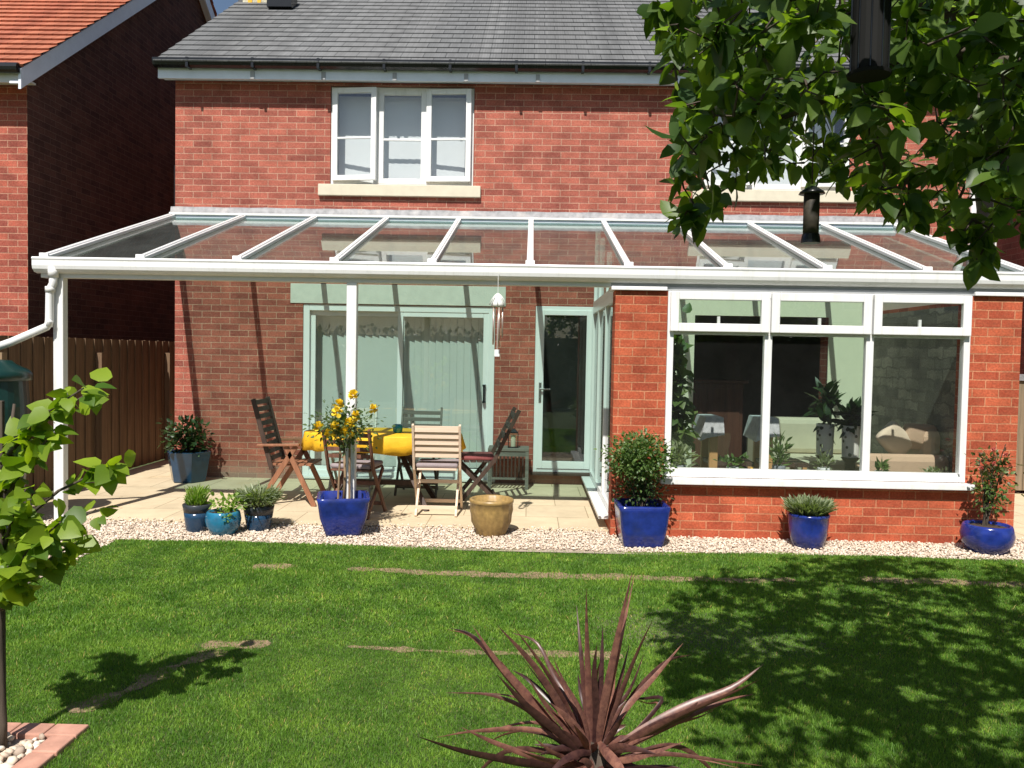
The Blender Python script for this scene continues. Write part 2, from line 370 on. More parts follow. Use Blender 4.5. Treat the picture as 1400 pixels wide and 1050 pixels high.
def bushpts(n,c,r,clump=8,spread=.3,shell=.5):
    k=max(1,n//clump); d=rdir(k); rr=(shell+(1-shell)*RS.rand(k,1))
    cc=np.array(c)+d*rr*np.array(r)
    P=np.repeat(cc,clump,axis=0)+RS.normal(0,1,(k*clump,3))*np.array(r)*spread
    D=(P-np.array(c))/np.array(r)
    return P,D+RS.normal(0,.6,P.shape)
# ------------------------------------------------------------------ setting
def sheet(name,x0,y0,x1,y1,z,mat,kind='structure'):
    o=build(name,[(x0,y0,z),(x1,y0,z),(x1,y1,z),(x0,y1,z)],[(0,1,2,3)],mat); o['kind']=kind; return o
sheet('ground',-150,-150,150,150,-.03,'ground_mat')
# lawn with gentle unevenness
nx,ny=70,50; LX0,LX1,LY0,LY1=-3.33,6.2,-3.0,6.56
def lz(x,y): return .012*math.sin(x*1.3+y*.7)+.010*math.sin(y*2.1+1)
V=[(LX0+(LX1-LX0)*i/nx,LY0+(LY1-LY0)*j/ny,lz(LX0+(LX1-LX0)*i/nx,LY0+(LY1-LY0)*j/ny)-.012) for j in range(ny+1) for i in range(nx+1)]
F=[(j*(nx+1)+i,j*(nx+1)+i+1,(j+1)*(nx+1)+i+1,(j+1)*(nx+1)+i) for j in range(ny) for i in range(nx)]
tag(build('lawn',V,F,'lawn_soil',smooth=True),kind='structure')
tag(MB().box((-5,7.27,-.05),(6.0,9.8,.018)).box((-5.03,9.8,-.05),(-4.27,22,.017)).box((5.24,9.8,-.05),(6,20,.017)).build('patio','paving'),kind='structure')
sheet('gravel_bed',-5,6.5,8,7.3,-.004,'gravel_bed_mat'); sheet('gravel_bed',-5,0,-3.3,6.52,-.006,'gravel_bed_mat')
# pebbles
def ico():
    t=(1+5**.5)/2; v=np.array([(-1,t,0),(1,t,0),(-1,-t,0),(1,-t,0),(0,-1,t),(0,1,t),(0,-1,-t),(0,1,-t),(t,0,-1),(t,0,1),(-t,0,-1),(-t,0,1)],float)
    v/=np.linalg.norm(v[0]); f=np.array([(0,11,5),(0,5,1),(0,1,7),(0,7,10),(0,10,11),(1,5,9),(5,11,4),(11,10,2),(10,7,6),(7,1,8),(3,9,4),(3,4,2),(3,2,6),(3,6,8),(3,8,9),(4,9,5),(2,4,11),(6,2,10),(8,6,7),(9,8,1)]); return v,f
IV,IF=ico()
def pebbles(name,P,s,mat='pebble'):
    n=len(P); A=np.stack([np.linalg.qr(RS.normal(0,1,(3,3)))[0] for _ in range(40)])[RS.randint(0,40,n)]
    sc3=s[:,None]*np.stack([RS.uniform(.8,1.4,n),RS.uniform(.7,1.1,n),RS.uniform(.5,.8,n)],1)
    J=IV[None]*(1+RS.uniform(-.15,.15,(n,12,1)))
    V=np.einsum('nij,nkj->nki',A,J*sc3[:,None,:]); V[:,:,2]*=.75
    V+=P[:,None,:]
    return fast(name,V.reshape(-1,3),(IF[None]+(np.arange(n)*12)[:,None,None]).reshape(-1,3),mat)
n=27000; x=RS.uniform(-4.6,5.3,n); y=RS.uniform(6.5,7.34,n)
edge=6.545+.015*np.sin(x*5)+.02*RS.rand(n); k=(y>edge)&((y<7.27)|(RS.rand(n)<.25)); x,y=x[k],y[k]
keep=~((x>.72)&(x<4.25)&(y>7.11)); x,y=x[keep],y[keep]
n2=9000; x2=RS.uniform(-4.6,-3.31,n2); y2=RS.uniform(3.4,6.6,n2)
x=np.concatenate([x,x2]); y=np.concatenate([y,y2]); s=RS.uniform(.006,.0135,len(x))
z=RS.uniform(.0,.014,len(x))+(y>7.26)*.012
tag(pebbles('gravel',np.stack([x,y,z],1),s),'pale pinkish cream pebbles in a strip between lawn and patio','gravel',kind='stuff')
# lawn blades: turf seams left bare
def seam(x,y):
    a=np.abs(y-(5.83+.02*np.sin(x*3)+.012*np.sin(x*11)))<(.062+.012*np.sin(x*2.3+1)+.010*np.sin(x*13)+.014*np.sin(x*31))*((x>-2.0)&(x<3.8))*(np.sin(x*1.9+.4)+np.sin(x*5.1)>-1.25)
    b=np.abs(y-(4.30+.02*np.sin(x*4)))<(.040+.018*np.sin(x*3.1)+.014*np.sin(x*17)+.010*np.sin(x*37))*((x>-1.75)&(x<.9))*(np.sin(x*2.9+2)+.9*np.sin(x*7)>-1.0)
    t=(y-3.45)/(4.2-3.45); c=(np.abs(x-(-1.92+.3*t+.02*np.sin(y*14)))<.045+.03*np.sin(y*19)+.016*np.sin(y*43))&(t>-.05)&(t<1.05)
    return a|b|c
def strip(pts,name='bare_turf_seam'):
    vs=[];n=len(pts)
    for i,(x,y,w_) in enumerate(pts):
        a=pts[max(0,i-1)];b=pts[min(n-1,i+1)];dx,dy=b[0]-a[0],b[1]-a[1];l=math.hypot(dx,dy);nx_,ny_=-dy/l,dx/l
        for q in (-1,1): X,Y_=x+nx_*w_*q,y+ny_*w_*q; vs.append((X,Y_,lz(X,Y_)-.0085))
    o=build(name,vs,[(2*i,2*i+2,2*i+3,2*i+1) for i in range(n-1)],'bare_soil_mat'); o['kind']='structure'
def gated(fn,ts):
    seg=[]
    for t in ts:
        x,y,w_=fn(t)
        if bool(seam(np.array([x]),np.array([y]))[0]): seg.append((x,y,w_))
        else:
            if len(seg)>2: strip([(a,b,c*(.25 if k in (0,len(seg)-1) else 1)) for k,(a,b,c) in enumerate(seg)])
            seg=[]
    if len(seg)>2: strip(seg)
gated(lambda x:(x,5.83+.02*math.sin(x*3)+.012*math.sin(x*11),.062+.012*math.sin(x*2.3+1)+.010*math.sin(x*13)+.014*math.sin(x*31)),np.arange(-2,3.8,.03))
gated(lambda x:(x,4.30+.02*math.sin(x*4),.042+.018*math.sin(x*3.1)+.014*math.sin(x*17)+.010*math.sin(x*37)),np.arange(-1.75,.9,.03))
gated(lambda t:(-1.92+.3*t+.02*math.sin((3.45+.75*t)*14),3.45+.75*t,.05+.026*math.sin(t*15)+.012*math.sin(t*41)),np.arange(-.05,1.06,.03))
def blades(n,x0,x1,y0,y1,hh,ww):
    x=RS.uniform(x0,x1,n); y=RS.uniform(y0,y1,n)
    k=(np.abs(x)<.72*y+.55)&(x>LX0)&(~(seam(x+RS.normal(0,.02,n),y+RS.normal(0,.024,n))&(RS.rand(n)<.74)))&(y<6.56+.012*np.sin(x*7))&~((x>-2.36)&(x<-1.79)&(y>2.7)&(y<3.31))
    x,y=x[k],y[k]; n=len(x); a=RS.uniform(0,2*PI,n); h=hh*(.45+.55*RS.rand(n)+.7*(RS.rand(n)>.97))*(1+.18*np.sin(x*1.7+.6*y)*np.sin(y*2.9+x))*1.12; h=np.maximum(h,.013)*(.8+.4*(np.sin(x*2.2+1.7*np.sin(y*1.7))>0)*.3)
    wd=ww*RS.uniform(.7,1.3,n); la=RS.uniform(0,2*PI,n); ll=h*RS.uniform(.1,1.0,n)
    z0=.012*np.sin(x*1.3+y*.7)+.010*np.sin(y*2.1+1)-.014
    B=np.stack([x,y,z0],1); sd=np.stack([np.cos(a),np.sin(a),0*a],1)*wd[:,None]/2
    ld=np.stack([np.cos(la),np.sin(la),0*la],1)
    mid=B+ld*(ll*.35)[:,None]+np.array([0,0,1])*(h*.6)[:,None]; tip=B+ld*ll[:,None]+np.array([0,0,1])*h[:,None]
    V=np.stack([B-sd,B+sd,mid+sd*.8,mid-sd*.8,tip],1)
    i=np.arange(n)[:,None]*5
    T=np.concatenate([i+np.array([[0,1,2]]),i+np.array([[0,2,3]]),i+np.array([[3,2,4]])],1).reshape(-1,3)
    return V.reshape(-1,3),T
V1,T1=blades(620000,-3.4,4.2,2.3,4.4,.021,.0029); V2,T2=blades(400000,-3.5,5.5,4.4,6.6,.023,.0048)
tag(fast('grass',np.concatenate([V1,V2]),np.concatenate([T1,T2+len(V1)]),'grass_blade'),'short bright green lawn grass','grass',kind='stuff')
# ------------------------------------------------------------------ wall helper
def wall_y(mb,x0,x1,z0,z1,Y,th,holes):
    """wall in the plane Y (front) .. Y+th with rectangular holes (x0,x1,z0,z1)"""
    xs=sorted({x0,x1}|{v for h in holes for v in h[:2]}); zs=sorted({z0,z1}|{v for h in holes for v in h[2:]})
    inh=lambda a,b:any(h[0]<a<h[1] and h[2]<b<h[3] for h in holes)
    for i in range(len(xs)-1):
        for j in range(len(zs)-1):
            if inh((xs[i]+xs[i+1])/2,(zs[j]+zs[j+1])/2): continue
            a,b,c,d=xs[i],xs[i+1],zs[j],zs[j+1]
            mb.add([(a,Y,c),(b,Y,c),(b,Y,d),(a,Y,d)],[(0,1,2,3)]); mb.add([(a,Y+th,c),(b,Y+th,c),(b,Y+th,d),(a,Y+th,d)],[(3,2,1,0)])
    for (a,b,c,d) in holes:
        mb.add([(a,Y,c),(a,Y+th,c),(a,Y+th,d),(a,Y,d)],[(3,2,1,0)]); mb.add([(b,Y,c),(b,Y+th,c),(b,Y+th,d),(b,Y,d)],[(0,1,2,3)])
        mb.add([(a,Y,d),(b,Y,d),(b,Y+th,d),(a,Y+th,d)],[(0,1,2,3)]); mb.add([(a,Y,c),(b,Y,c),(b,Y+th,c),(a,Y+th,c)],[(3,2,1,0)])
    mb.add([(x0,Y,z0),(x0,Y+th,z0),(x0,Y+th,z1),(x0,Y,z1)],[(0,1,2,3)][:1]); mb.add([(x1,Y,z0),(x1,Y+th,z0),(x1,Y+th,z1),(x1,Y,z1)],[(0,1,2,3)])
    return mb
def frame(mb,x0,x1,z0,z1,Y,d,w,mat=None,wb=None):
    wb=wb or w
    mb.box((x0,Y,z0),(x0+w,Y+d,z1),mat); mb.box((x1-w,Y,z0),(x1,Y+d,z1),mat)
    mb.box((x0+w,Y,z1-w),(x1-w,Y+d,z1),mat); mb.box((x0+w,Y,z0),(x1-w,Y+d,z0+wb),mat); return mb
# ------------------------------------------------------------------ main house
WY=9.8; HX0,HX1=-4.27,5.22; EZ=4.72
hs=thing('brick_house','red brick two-storey house with grey slate roof behind the glass canopy','house',(0,WY,0))
def hp(mb,name,mat,par=None,**k):    # geometry given in world coords; shift into the parent's frame
    mb.v=[(a,b-WY,c) for a,b,c in mb.v]; return mb.build(name,mat,par or hs,**k)
UW=[(-2.41,-.70,3.55,4.71),(2.02,3.73,3.55,4.71)]
SL=(-2.72,-.41,.05,2.13); DR=(.07,.79,.16,2.15); OP=(1.95,3.55,.10,2.08)
wb=wall_y(MB(),HX0,HX1,-.05,4.75,WY,.28,[u for u in UW]+[SL,DR,OP]); hp(wb,'wall','brick_house')
# gables, rear wall, floors
RY,RZ=13.75,7.72
for xa,xb in ((HX0,HX0+.28),(HX1-.28,HX1)):
    g=MB(); sec=[(WY+.28,-.05),(17.7,-.05),(17.7,4.75),(RY,RZ-.15),(WY+.28,5.12)]
    g.add([(xa,y,z) for y,z in sec]+[(xb,y,z) for y,z in sec],[tuple(range(5)),tuple(range(9,4,-1))]+[(i,5+i,5+(i+1)%5,(i+1)%5) for i in range(5)])
    hp(g,'gable_wall','brick_house')
hp(MB().box((HX0+.28,17.45,0),(HX1-.28,17.7,4.75)),'rear_wall','brick_house')
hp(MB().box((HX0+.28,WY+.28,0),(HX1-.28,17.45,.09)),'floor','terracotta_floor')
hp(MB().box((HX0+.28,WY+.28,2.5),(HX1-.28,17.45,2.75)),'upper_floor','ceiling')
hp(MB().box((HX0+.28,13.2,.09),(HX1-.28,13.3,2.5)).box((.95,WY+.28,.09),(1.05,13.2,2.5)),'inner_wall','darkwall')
# slate roof in real courses
def roofslope(x0,x1,y0,z0,y1,z1,step,th,mb):
    Ls=math.hypot(y1-y0,z1-z0); n=int(Ls/step); dy,dz=(y1-y0)/Ls,(z1-z0)/Ls; ny_,nz_=-dz,dy
    if nz_<0: ny_,nz_=-ny_,-nz_
    for i in range(n+1):
        a,b=i*step,min(Ls,(i+1)*step+.03); off=(i%2)*.5
        t0,t1=th,.002
        p=lambda s,t:(y0+dy*s+ny_*t,z0+dz*s+nz_*t)
        (ya,za),(yb,zb),(yc,zc),(yd,zd)=p(a,t0),p(b,t1),p(a,0),p(b,0)
        mb.add([(x0,yc,zc),(x1,yc,zc),(x1,ya,za),(x0,ya,za),(x1,yb,zb),(x0,yb,zb)],[(0,1,2,3),(3,2,4,5)])
def roof_uv(o,step,half):
    me=o.data; uvl=me.uv_layers[0].data
    for p in me.polygons:
        k=p.index//2
        for li in p.loop_indices:
            x,yy=uvl[li].uv; uvl[li].uv=(x+(k%2)*half+ (k*37%11)*.0,.25)
rm=MB(); roofslope(HX0-.12,HX1+.12,9.48,4.87,RY,RZ,.235,.016,rm); o=hp(rm,'roof','slate'); roof_uv(o,.235,.13)
rm=MB(); roofslope(HX0-.12,HX1+.12,18.0,4.87,RY,RZ,.235,.016,rm); o2=hp(rm,'roof','slate')
hp(MB().tube([(HX0-.12,RY,RZ+.01),(HX1+.12,RY,RZ+.01)],.11,10),'ridge','slate')
hp(MB().box((HX0-.12,9.60,4.715),(HX1+.12,9.63,4.855)).box((HX0-.12,9.63,4.755),(HX1+.12,9.795,4.775)),'fascia','fascia')
g=MB()
prof=[(9.60,4.92),(9.49,4.92),(9.49,4.88),(9.505,4.84),(9.55,4.82),(9.60,4.83)]
g.add([(HX0-.14,a,b) for a,b in prof]+[(HX1+.14,a,b) for a,b in prof],[tuple(range(6)),tuple(range(11,5,-1))]+[(i,6+i,6+(i+1)%6,(i+1)%6) for i in range(6)])
ec=hp(g,'gutter','black_plastic')
for i in range(13):
    x=HX0+.25+i*.76; gb=MB().box((x,9.483,4.815),(x+.03,9.60,4.925)); gb.v=[(a,b-WY,c) for a,b,c in gb.v]; gb.build('bracket','black_plastic',ec)
for i in range(5):
    x=-3.3+i*.83; hp(MB().box((x,9.585,4.715),(x+.045,9.60,4.80)),'fascia_clip','greyfascia')
ch=hp(MB().box((HX0-.03,12.15,5.5),(HX0+.5,12.8,9.1)).box((HX0-.07,12.11,8.7),(HX0+.54,12.84,8.82)),'chimney','chimney_brick')
for i,(xx,ww) in enumerate(((-4.22,.06),(-4.08,.05),(-3.93,.035))):
    gb=MB().box((xx,12.135,6.3),(xx+ww,12.149,7.6)); gb.v=[(a,b-WY,c) for a,b,c in gb.v]; gb.build('lichen_streak','yellow_plastic',ch)
hp(MB().box((-3.80,11.7,6.42),(-3.45,12.0,6.75)),'roof_vent','black_plastic')
def rotz_about(px,py,a): return Matrix.Translation((px,py,0))@Matrix.Rotation(a,4,'Z')@Matrix.Translation((-px,-py,0))
def T_(mb): mb.v=[(a,b-WY,c) for a,b,c in mb.v]; return mb
for wi,(x0,x1,z0,z1) in enumerate(UW):
    F0=WY+.02
    fr=frame(MB(),x0+.004,x1-.004,z0+.004,z1-.004,F0,.07,.055); w3=(x1-x0)/3
    fr.box((x0+w3-.03,F0+.003,z0+.05),(x0+w3+.03,F0+.06,z1-.05)); fr.box((x1-w3-.03,F0+.003,z0+.05),(x1-w3+.03,F0+.06,z1-.05))
    win=hp(fr,'window','white',bev=.004)
    mid=z0+(z1-z0)*.47
    for k,(a,b) in enumerate(((x0+.03,x0+w3-.005),(x0+w3+.0,x1-w3),(x1-w3+.005,x1-.03))):
        ang={0:-rad(7),1:0,2:-rad(4)}[k]; piv={0:x0+.03,1:0,2:x1-w3+.0}[k]
        mt=rotz_about(piv,F0-.02,ang) if k!=1 else None
        fy=F0-.045 if k!=1 else F0-.004
        zz0=z0+(.045 if k!=1 else .02)
        s_=frame(MB(),a,b,zz0,z1-.03,fy,.045,.062,mt); s_.box((a+.05,fy+.008,mid-.012),(b-.05,fy+.036,mid+.012),mt)
        T_(s_).build('sash','white',win,bev=.004)
        T_(MB().box((a+.05,fy+.018,zz0+.05),(b-.05,fy+.024,z1-.08),mt)).build('pane','upper_pane',win)
    bl=MB(); n=int((x1-x0-.1)/.085)
    for i in range(n):
        xx=x0+.06+i*.085; bl.box((-.044,-.001,0),(.044,.001,z1-z0-.1),Matrix.Translation((xx+.04,WY+.2,z0+.04))@Matrix.Rotation(rad(3),4,'Z'))
    T_(bl).build('blind','blind',win)
    hp(MB().box((x0-.13,WY-.055,z0-.135),(x1+.09,WY+.10,z0-.001)),'window_sill','stone_sill',bev=.006)
# concrete lintel, sliding door, side door
hp(MB().box((-2.87,WY-.012,2.135),(-.29,WY+.09,2.37)),'lintel','concrete_lintel',bev=.004)
x0,x1,z0,z1=SL; F0=WY+.01
sd=hp(frame(MB(),x0+.003,x1-.003,z0+.002,z1-.003,F0,.09,.075),'sliding_door','mullion',bev=.004)
for a,b,fy in ((x0+.075,-1.50,F0+.045),(-1.58,x1-.075,F0+.008)):
    T_(frame(MB(),a,b,z0+.06,z1-.07,fy,.032,.065)).build('door_leaf','mullion',sd,bev=.004)
    T_(MB().box((a+.06,fy+.012,z0+.12),(b-.06,fy+.018,z1-.13))).build('pane','pane',sd)
T_(MB().beam((-.53,F0-.045,.98),(-.53,F0-.045,1.20),.025,.02).box((-.55,F0-.04,.98),(-.51,F0+.008,1.0)).box((-.55,F0-.04,1.18),(-.51,F0+.008,1.2))).build('handle','black_plastic',sd,bev=.004)
bl=MB()
for i in range(25):
    xx=x0+.1+i*.087; bl.box((-.043,-.001,0),(.043,.001,1.83),Matrix.Translation((xx+.04,WY+.24,.16))@Matrix.Rotation(rad(15),4,'Z'))
T_(bl).build('blind','blind',sd)
T_(MB().box((x0+.05,WY+.20,1.99),(x1-.05,WY+.27,2.04))).build('blind_rail','offwhite',sd)
hp(MB().box((x0-.03,WY-.07,.035),(x1+.03,WY+.005,.058)),'door_sill','offwhite')
x0,x1,z0,z1=DR
dr=hp(frame(MB(),x0+.003,x1-.003,z0+.002,z1-.003,WY+.0,.07,.045),'door','mullion',bev=.004)
T_(frame(MB(),x0+.046,x1-.046,z0+.045,z1-.046,WY-.012,.05,.062,wb=.09)).build('door_leaf','mullion',dr,bev=.004)
T_(MB().box((x0+.10,WY+.008,z0+.13),(x1-.10,WY+.014,z1-.10))).build('pane','darkpane',dr)
T_(MB().box((x0+.055,WY-.022,1.0),(x0+.085,WY-.012,1.24)).beam((x0+.07,WY-.05,1.16),(x0+.19,WY-.05,1.16),.018,.018).box((x0+.062,WY-.05,1.15),(x0+.078,WY-.015,1.17))).build('handle','steel',dr,bev=.002)
hp(MB().box((x0-.03,WY-.10,.135),(x1+.02,WY+.01,.158)),'door_sill','dark_wood')
# pale painted inner wall face of the sunroom (covers the brick, leaves the opening)
hp(wall_y(MB(),1.0,4.0,.10,2.42,WY-.022,.02,[(OP[0]+.01,OP[1]-.01,.10,2.07)]),'plaster','wallpaint')
hp(MB().box((5.12,WY-.075,.05),(5.19,WY-.005,4.78)),'downpipe','white',bev=.02)
# ------------------------------------------------------------------ glass canopy
cn=thing('glass_canopy','white framed lean-to canopy with a tinted glass roof over patio and sunroom','canopy',(0,7.15,0))
def cp(mb,name,mat,par=None,**k): mb.v=[(a,b-7.15,c) for a,b,c in mb.v]; return mb.build(name,mat,par or cn,**k)
RF=[-4.27+.853*i for i in range(11)]
Ya,Za,Yb,Zb=7.14,2.325,9.77,3.135
sl_=(Zb-Za)/(Yb-Ya)
for i,x in enumerate(RF):
    wd=.06 if 0<i<10 else .075
    r=MB().beam((x,Ya,Za+.022),(x,Yb,Zb+.022),wd,.034).beam((x,Ya,Za+.045),(x,Yb,Zb+.045),wd*.55,.018).beam((x,Ya+.03,Za-.03),(x,Yb,Zb-.03),wd*.8,.05)
    rf=cp(r,'rafter','white',bev=.005)
    b=MB().box((x-.04,Ya-.012,Za+.0),(x+.04,Ya+.012,Za+.062)); cp(b,'end_cap','white',rf,bev=.005)
for i in range(10):
    a,b=RF[i]+.02,RF[i+1]-.02
    cp(MB().add([(a,Ya+.01,Za),(b,Ya+.01,Za),(b,Yb,Zb),(a,Yb,Zb),(a,Ya+.01,Za+.006),(b,Ya+.01,Za+.006),(b,Yb,Zb+.006),(a,Yb,Zb+.006)],[(0,3,2,1),(4,5,6,7),(0,1,5,4),(1,2,6,5),(2,3,7,6),(3,0,4,7)]),'glass_panel','roofglass')
x0,x1=-4.33,4.33
g=MB(); prof=[(7.135,2.345),(7.055,2.345),(7.048,2.33),(7.055,2.315),(7.055,2.27),(7.063,2.24),(7.09,2.215),(7.135,2.205)]
g.add([(x0,a,b) for a,b in prof]+[(x1,a,b) for a,b in prof],[tuple(range(8)),tuple(range(15,7,-1))]+[(i,8+i,8+(i+1)%8,(i+1)%8) for i in range(8)])
cp(g,'gutter','white',bev=.002)
cp(MB().box((x0+.03,7.137,2.17),(.70,7.225,2.31)),'front_beam','offwhite',bev=.004)
cp(MB().box((RF[0]-.03,9.72,3.06),(RF[-1]+.03,9.797,3.17)),'wall_plate','fascia',bev=.003)
cp(MB().box((RF[0]-.03,9.70,3.155),(RF[-1]+.03,9.797,3.18)),'wall_plate_cap','white')
fl=MB(); n=90
for i in range(n+1):
    x=RF[0]-.05+(RF[-1]-RF[0]+.1)*i/n
    j=.006*math.sin(i*1.7)+.004*math.sin(i*.63)
    fl.v+= [(x,9.74,3.183),(x,9.78+j*.3,3.20+j*.3),(x,9.793,3.262+j*.4)]
for i in range(n): 
    for k in range(2): a=i*3+k; fl.f.append((a,a+3,a+4,a+1))
cp(fl,'lead_flashing','lead',smooth=True)
for px in (-4.19,-1.60):
    cp(MB().box((px-(.0),7.135,.015),(px+.088,7.215,2.17)),'post','white',bev=.006)
dp=MB().tube([(-4.16,7.09,2.24),(-4.16,7.09,2.12),(-4.19,7.09,2.06),(-4.195,7.09,1.80),(-4.20,7.08,1.74)],.034,12)
dp.tube([(-4.16,7.09,2.26),(-4.16,7.09,2.17)],.043,12)
dpo=cp(dp,'downpipe','white',smooth=True)
cp(MB().tube([(-4.19,7.09,1.80),(-4.21,7.08,1.74),(-4.50,7.04,1.60),(-4.75,7.0,1.50)],.034,12),'diverter_pipe','white',smooth=True)
cp(MB().tube([(-4.187,7.09,2.09),(-4.187,7.09,2.04)],.041,12),'pipe_joint','offwhite',smooth=True)
# ------------------------------------------------------------------ sunroom
BY=7.13; BX0,BX1=.74,4.22
sr=thing('sunroom','orange-red brick sunroom with a wide white three-light window under the canopy','sunroom',(0,BY,0))
def sp(mb,name,mat,par=None,**k): mb.v=[(a,b-BY,c) for a,b,c in mb.v]; return mb.build(name,mat,par or sr,**k)
WX0,WX1,WZ0,WZ1=1.19,3.79,.53,2.15
sp(wall_y(MB(),BX0,BX1,-.05,2.14,BY,.22,[(WX0,WX1,WZ0,2.14)]),'front_wall','brick_bay')
sp(MB().box((BX1-.2,BY+.22,-.05),(BX1,WY-.025,2.14)),'side_wall','brick_bay')
sp(MB().box((BX1-.215,BY+.22,.11),(BX1-.203,WY-.03,2.10)),'stone_reflection','stone_rubble')  # added stone face imitating the stone house's reflection in the right pane
sp(MB().box((BX0,BY+.22,-.05),(BX0+.1,WY-.02,.13)),'side_plinth','brick_bay')
sp(MB().box((BX0+.1,BY+.22,-.05),(BX1-.22,WY-.02,.105)),'floor','terracotta_floor')
for a,b in ((BX0-.04,WX0-.01),(WX1+.01,BX1+.06)): sp(MB().box((a,BY-.035,2.142),(b,BY+.25,2.175)),'pier_cap','white',bev=.004)
sp(MB().box((.70,BY+.01,2.178),(4.30,BY+.10,2.27)),'header','greyfascia')
sp(MB().box((WX0-.01,BY-.005,2.145),(WX1+.01,BY+.12,2.176)),'header_trim','greyfascia')
sp(MB().add([(BX1-.1,BY+.1,2.14),(BX1-.1,WY-.05,2.14),(BX1-.1,WY-.05,3.02),(BX1-.1,BY+.1,2.25),(BX1-.04,BY+.1,2.14),(BX1-.04,WY-.05,2.14),(BX1-.04,WY-.05,3.02),(BX1-.04,BY+.1,2.25)],[(0,1,2,3),(7,6,5,4),(0,4,5,1),(1,5,6,2),(2,6,7,3),(3,7,4,0)]),'gable_panel','offwhite')
# front window
TZ=1.80
fr=frame(MB(),WX0+.003,WX1-.003,WZ0+.003,2.143,BY-.01,.07,.055,wb=.075); XM=[WX0,2.065,2.935,WX1]
for xm in XM[1:3]: fr.box((xm-.033,BY-.005,WZ0+.07),(xm+.033,BY+.055,2.09))
fr.box((WX0+.05,BY-.006,TZ-.03),(WX1-.05,BY+.052,TZ+.03))
win=sp(fr,'window','white',bev=.005)
def S_(mb): mb.v=[(a,b-BY,c) for a,b,c in mb.v]; return mb
for k in range(3):
    a,b=XM[k]+(.02 if k==0 else .008),XM[k+1]-(.02 if k==2 else .008)
    S_(frame(MB(),a,b,TZ-.005,2.14,BY-.052,.045,.072)).build('top_light','white',win,bev=.006)
    S_(MB().box((a+.06,BY-.035,TZ+.06),(b-.06,BY-.029,2.08))).build('pane','pane',win)
    S_(MB().box(((a+b)/2-.012,BY-.001,TZ+.055),((a+b)/2+.012,BY+.02,TZ+.13))).build('handle','white',win)
    a,b=XM[k]+.03,XM[k+1]-.03
    S_(MB().box((a,BY+.018,WZ0+.06),(b,BY+.024,TZ))).build('pane','pane',win)
S_(MB().box((WX0-.035,BY-.085,.475),(WX1+.045,BY+.02,.528))).build('window_sill','white',win,bev=.006)
S_(MB().box((WX0,BY+.07,.50),(WX1,BY+.27,.53))).build('inner_sill','white',win)
# glazed side
fs=MB(); X=BX0+.01
ys=[BY+.225,8.20,9.02,WY-.03]
fs.box((X,ys[0],.135),(X+.06,ys[-1],.20)); fs.box((X,ys[0],2.06),(X+.06,ys[-1],2.14))
for yy in ys: fs.box((X+.002,yy-.03 if yy!=ys[0] else yy,.2),(X+.058,yy+.03,2.06))
side=sp(fs,'side_window','white',bev=.004)
for k in range(3): S_(MB().box((X+.028,ys[k]+.02,.19),(X+.034,ys[k+1]-.02,2.07))).build('pane','pane',side)
sp(MB().box((BX0-.09,BY+.2,.105),(BX0+.012,WY-.06,.134)),'side_sill','white',bev=.004)
tr=MB().beam((X+.03,BY+.1,2.17),(X+.03,WY-.06,2.17),.06,.06).beam((X+.03,9.05,2.2),(X+.03,9.05,2.86),.05,.05).beam((X+.03,9.66,2.2),(X+.03,9.66,3.02),.06,.06).beam((X+.03,8.2,2.2),(X+.03,8.2,2.60),.05,.05)
sp(tr,'side_frame','white')
sp(MB().add([(X+.03,BY+.15,2.2),(X+.03,WY-.08,2.2),(X+.03,WY-.08,3.06),(X+.03,BY+.15,2.28),(X+.036,BY+.15,2.2),(X+.036,WY-.08,2.2),(X+.036,WY-.08,3.06),(X+.036,BY+.15,2.28)],[(0,1,2,3),(7,6,5,4),(0,4,5,1),(1,5,6,2),(2,6,7,3),(3,7,4,0)]),'side_pane','pane')
# ------------------------------------------------------------------ neighbours
nb=thing('brick_house','neighbouring brick house at far left with an orange-red tiled roof','house',(-5.75,9.3,0))
def npart(mb,name,mat,par=None,**k): mb.v=[(a+5.75,b-9.3,c) for a,b,c in mb.v]; return mb.build(name,mat,par or nb,**k)
NX=-5.75; NRY,NRZ=13.7,7.85
npart(MB().box((-13,9.3,-.05),(NX-.002,9.55,4.72)),'front_wall','brick_neighbour')
g=MB(); sec=[(9.302,-.05),(18.1,-.05),(18.1,4.62),(NRY,NRZ-.08),(9.302,4.66)]
g.add([(NX,y,z) for y,z in sec]+[(NX-.25,y,z) for y,z in sec],[tuple(range(5)),tuple(range(9,4,-1))]+[(i,5+i,5+(i+1)%5,(i+1)%5) for i in range(5)])
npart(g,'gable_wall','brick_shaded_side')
rm=MB(); roofslope(-13,NX+.16,8.98,4.62,NRY,NRZ+.15,.20,.028,rm); o=npart(rm,'roof','red_tile'); roof_uv(o,.2,.085)
rm=MB(); roofslope(-13,NX+.16,18.4,4.62,NRY,NRZ+.15,.20,.028,rm); npart(rm,'roof','red_tile')
bg_=MB()
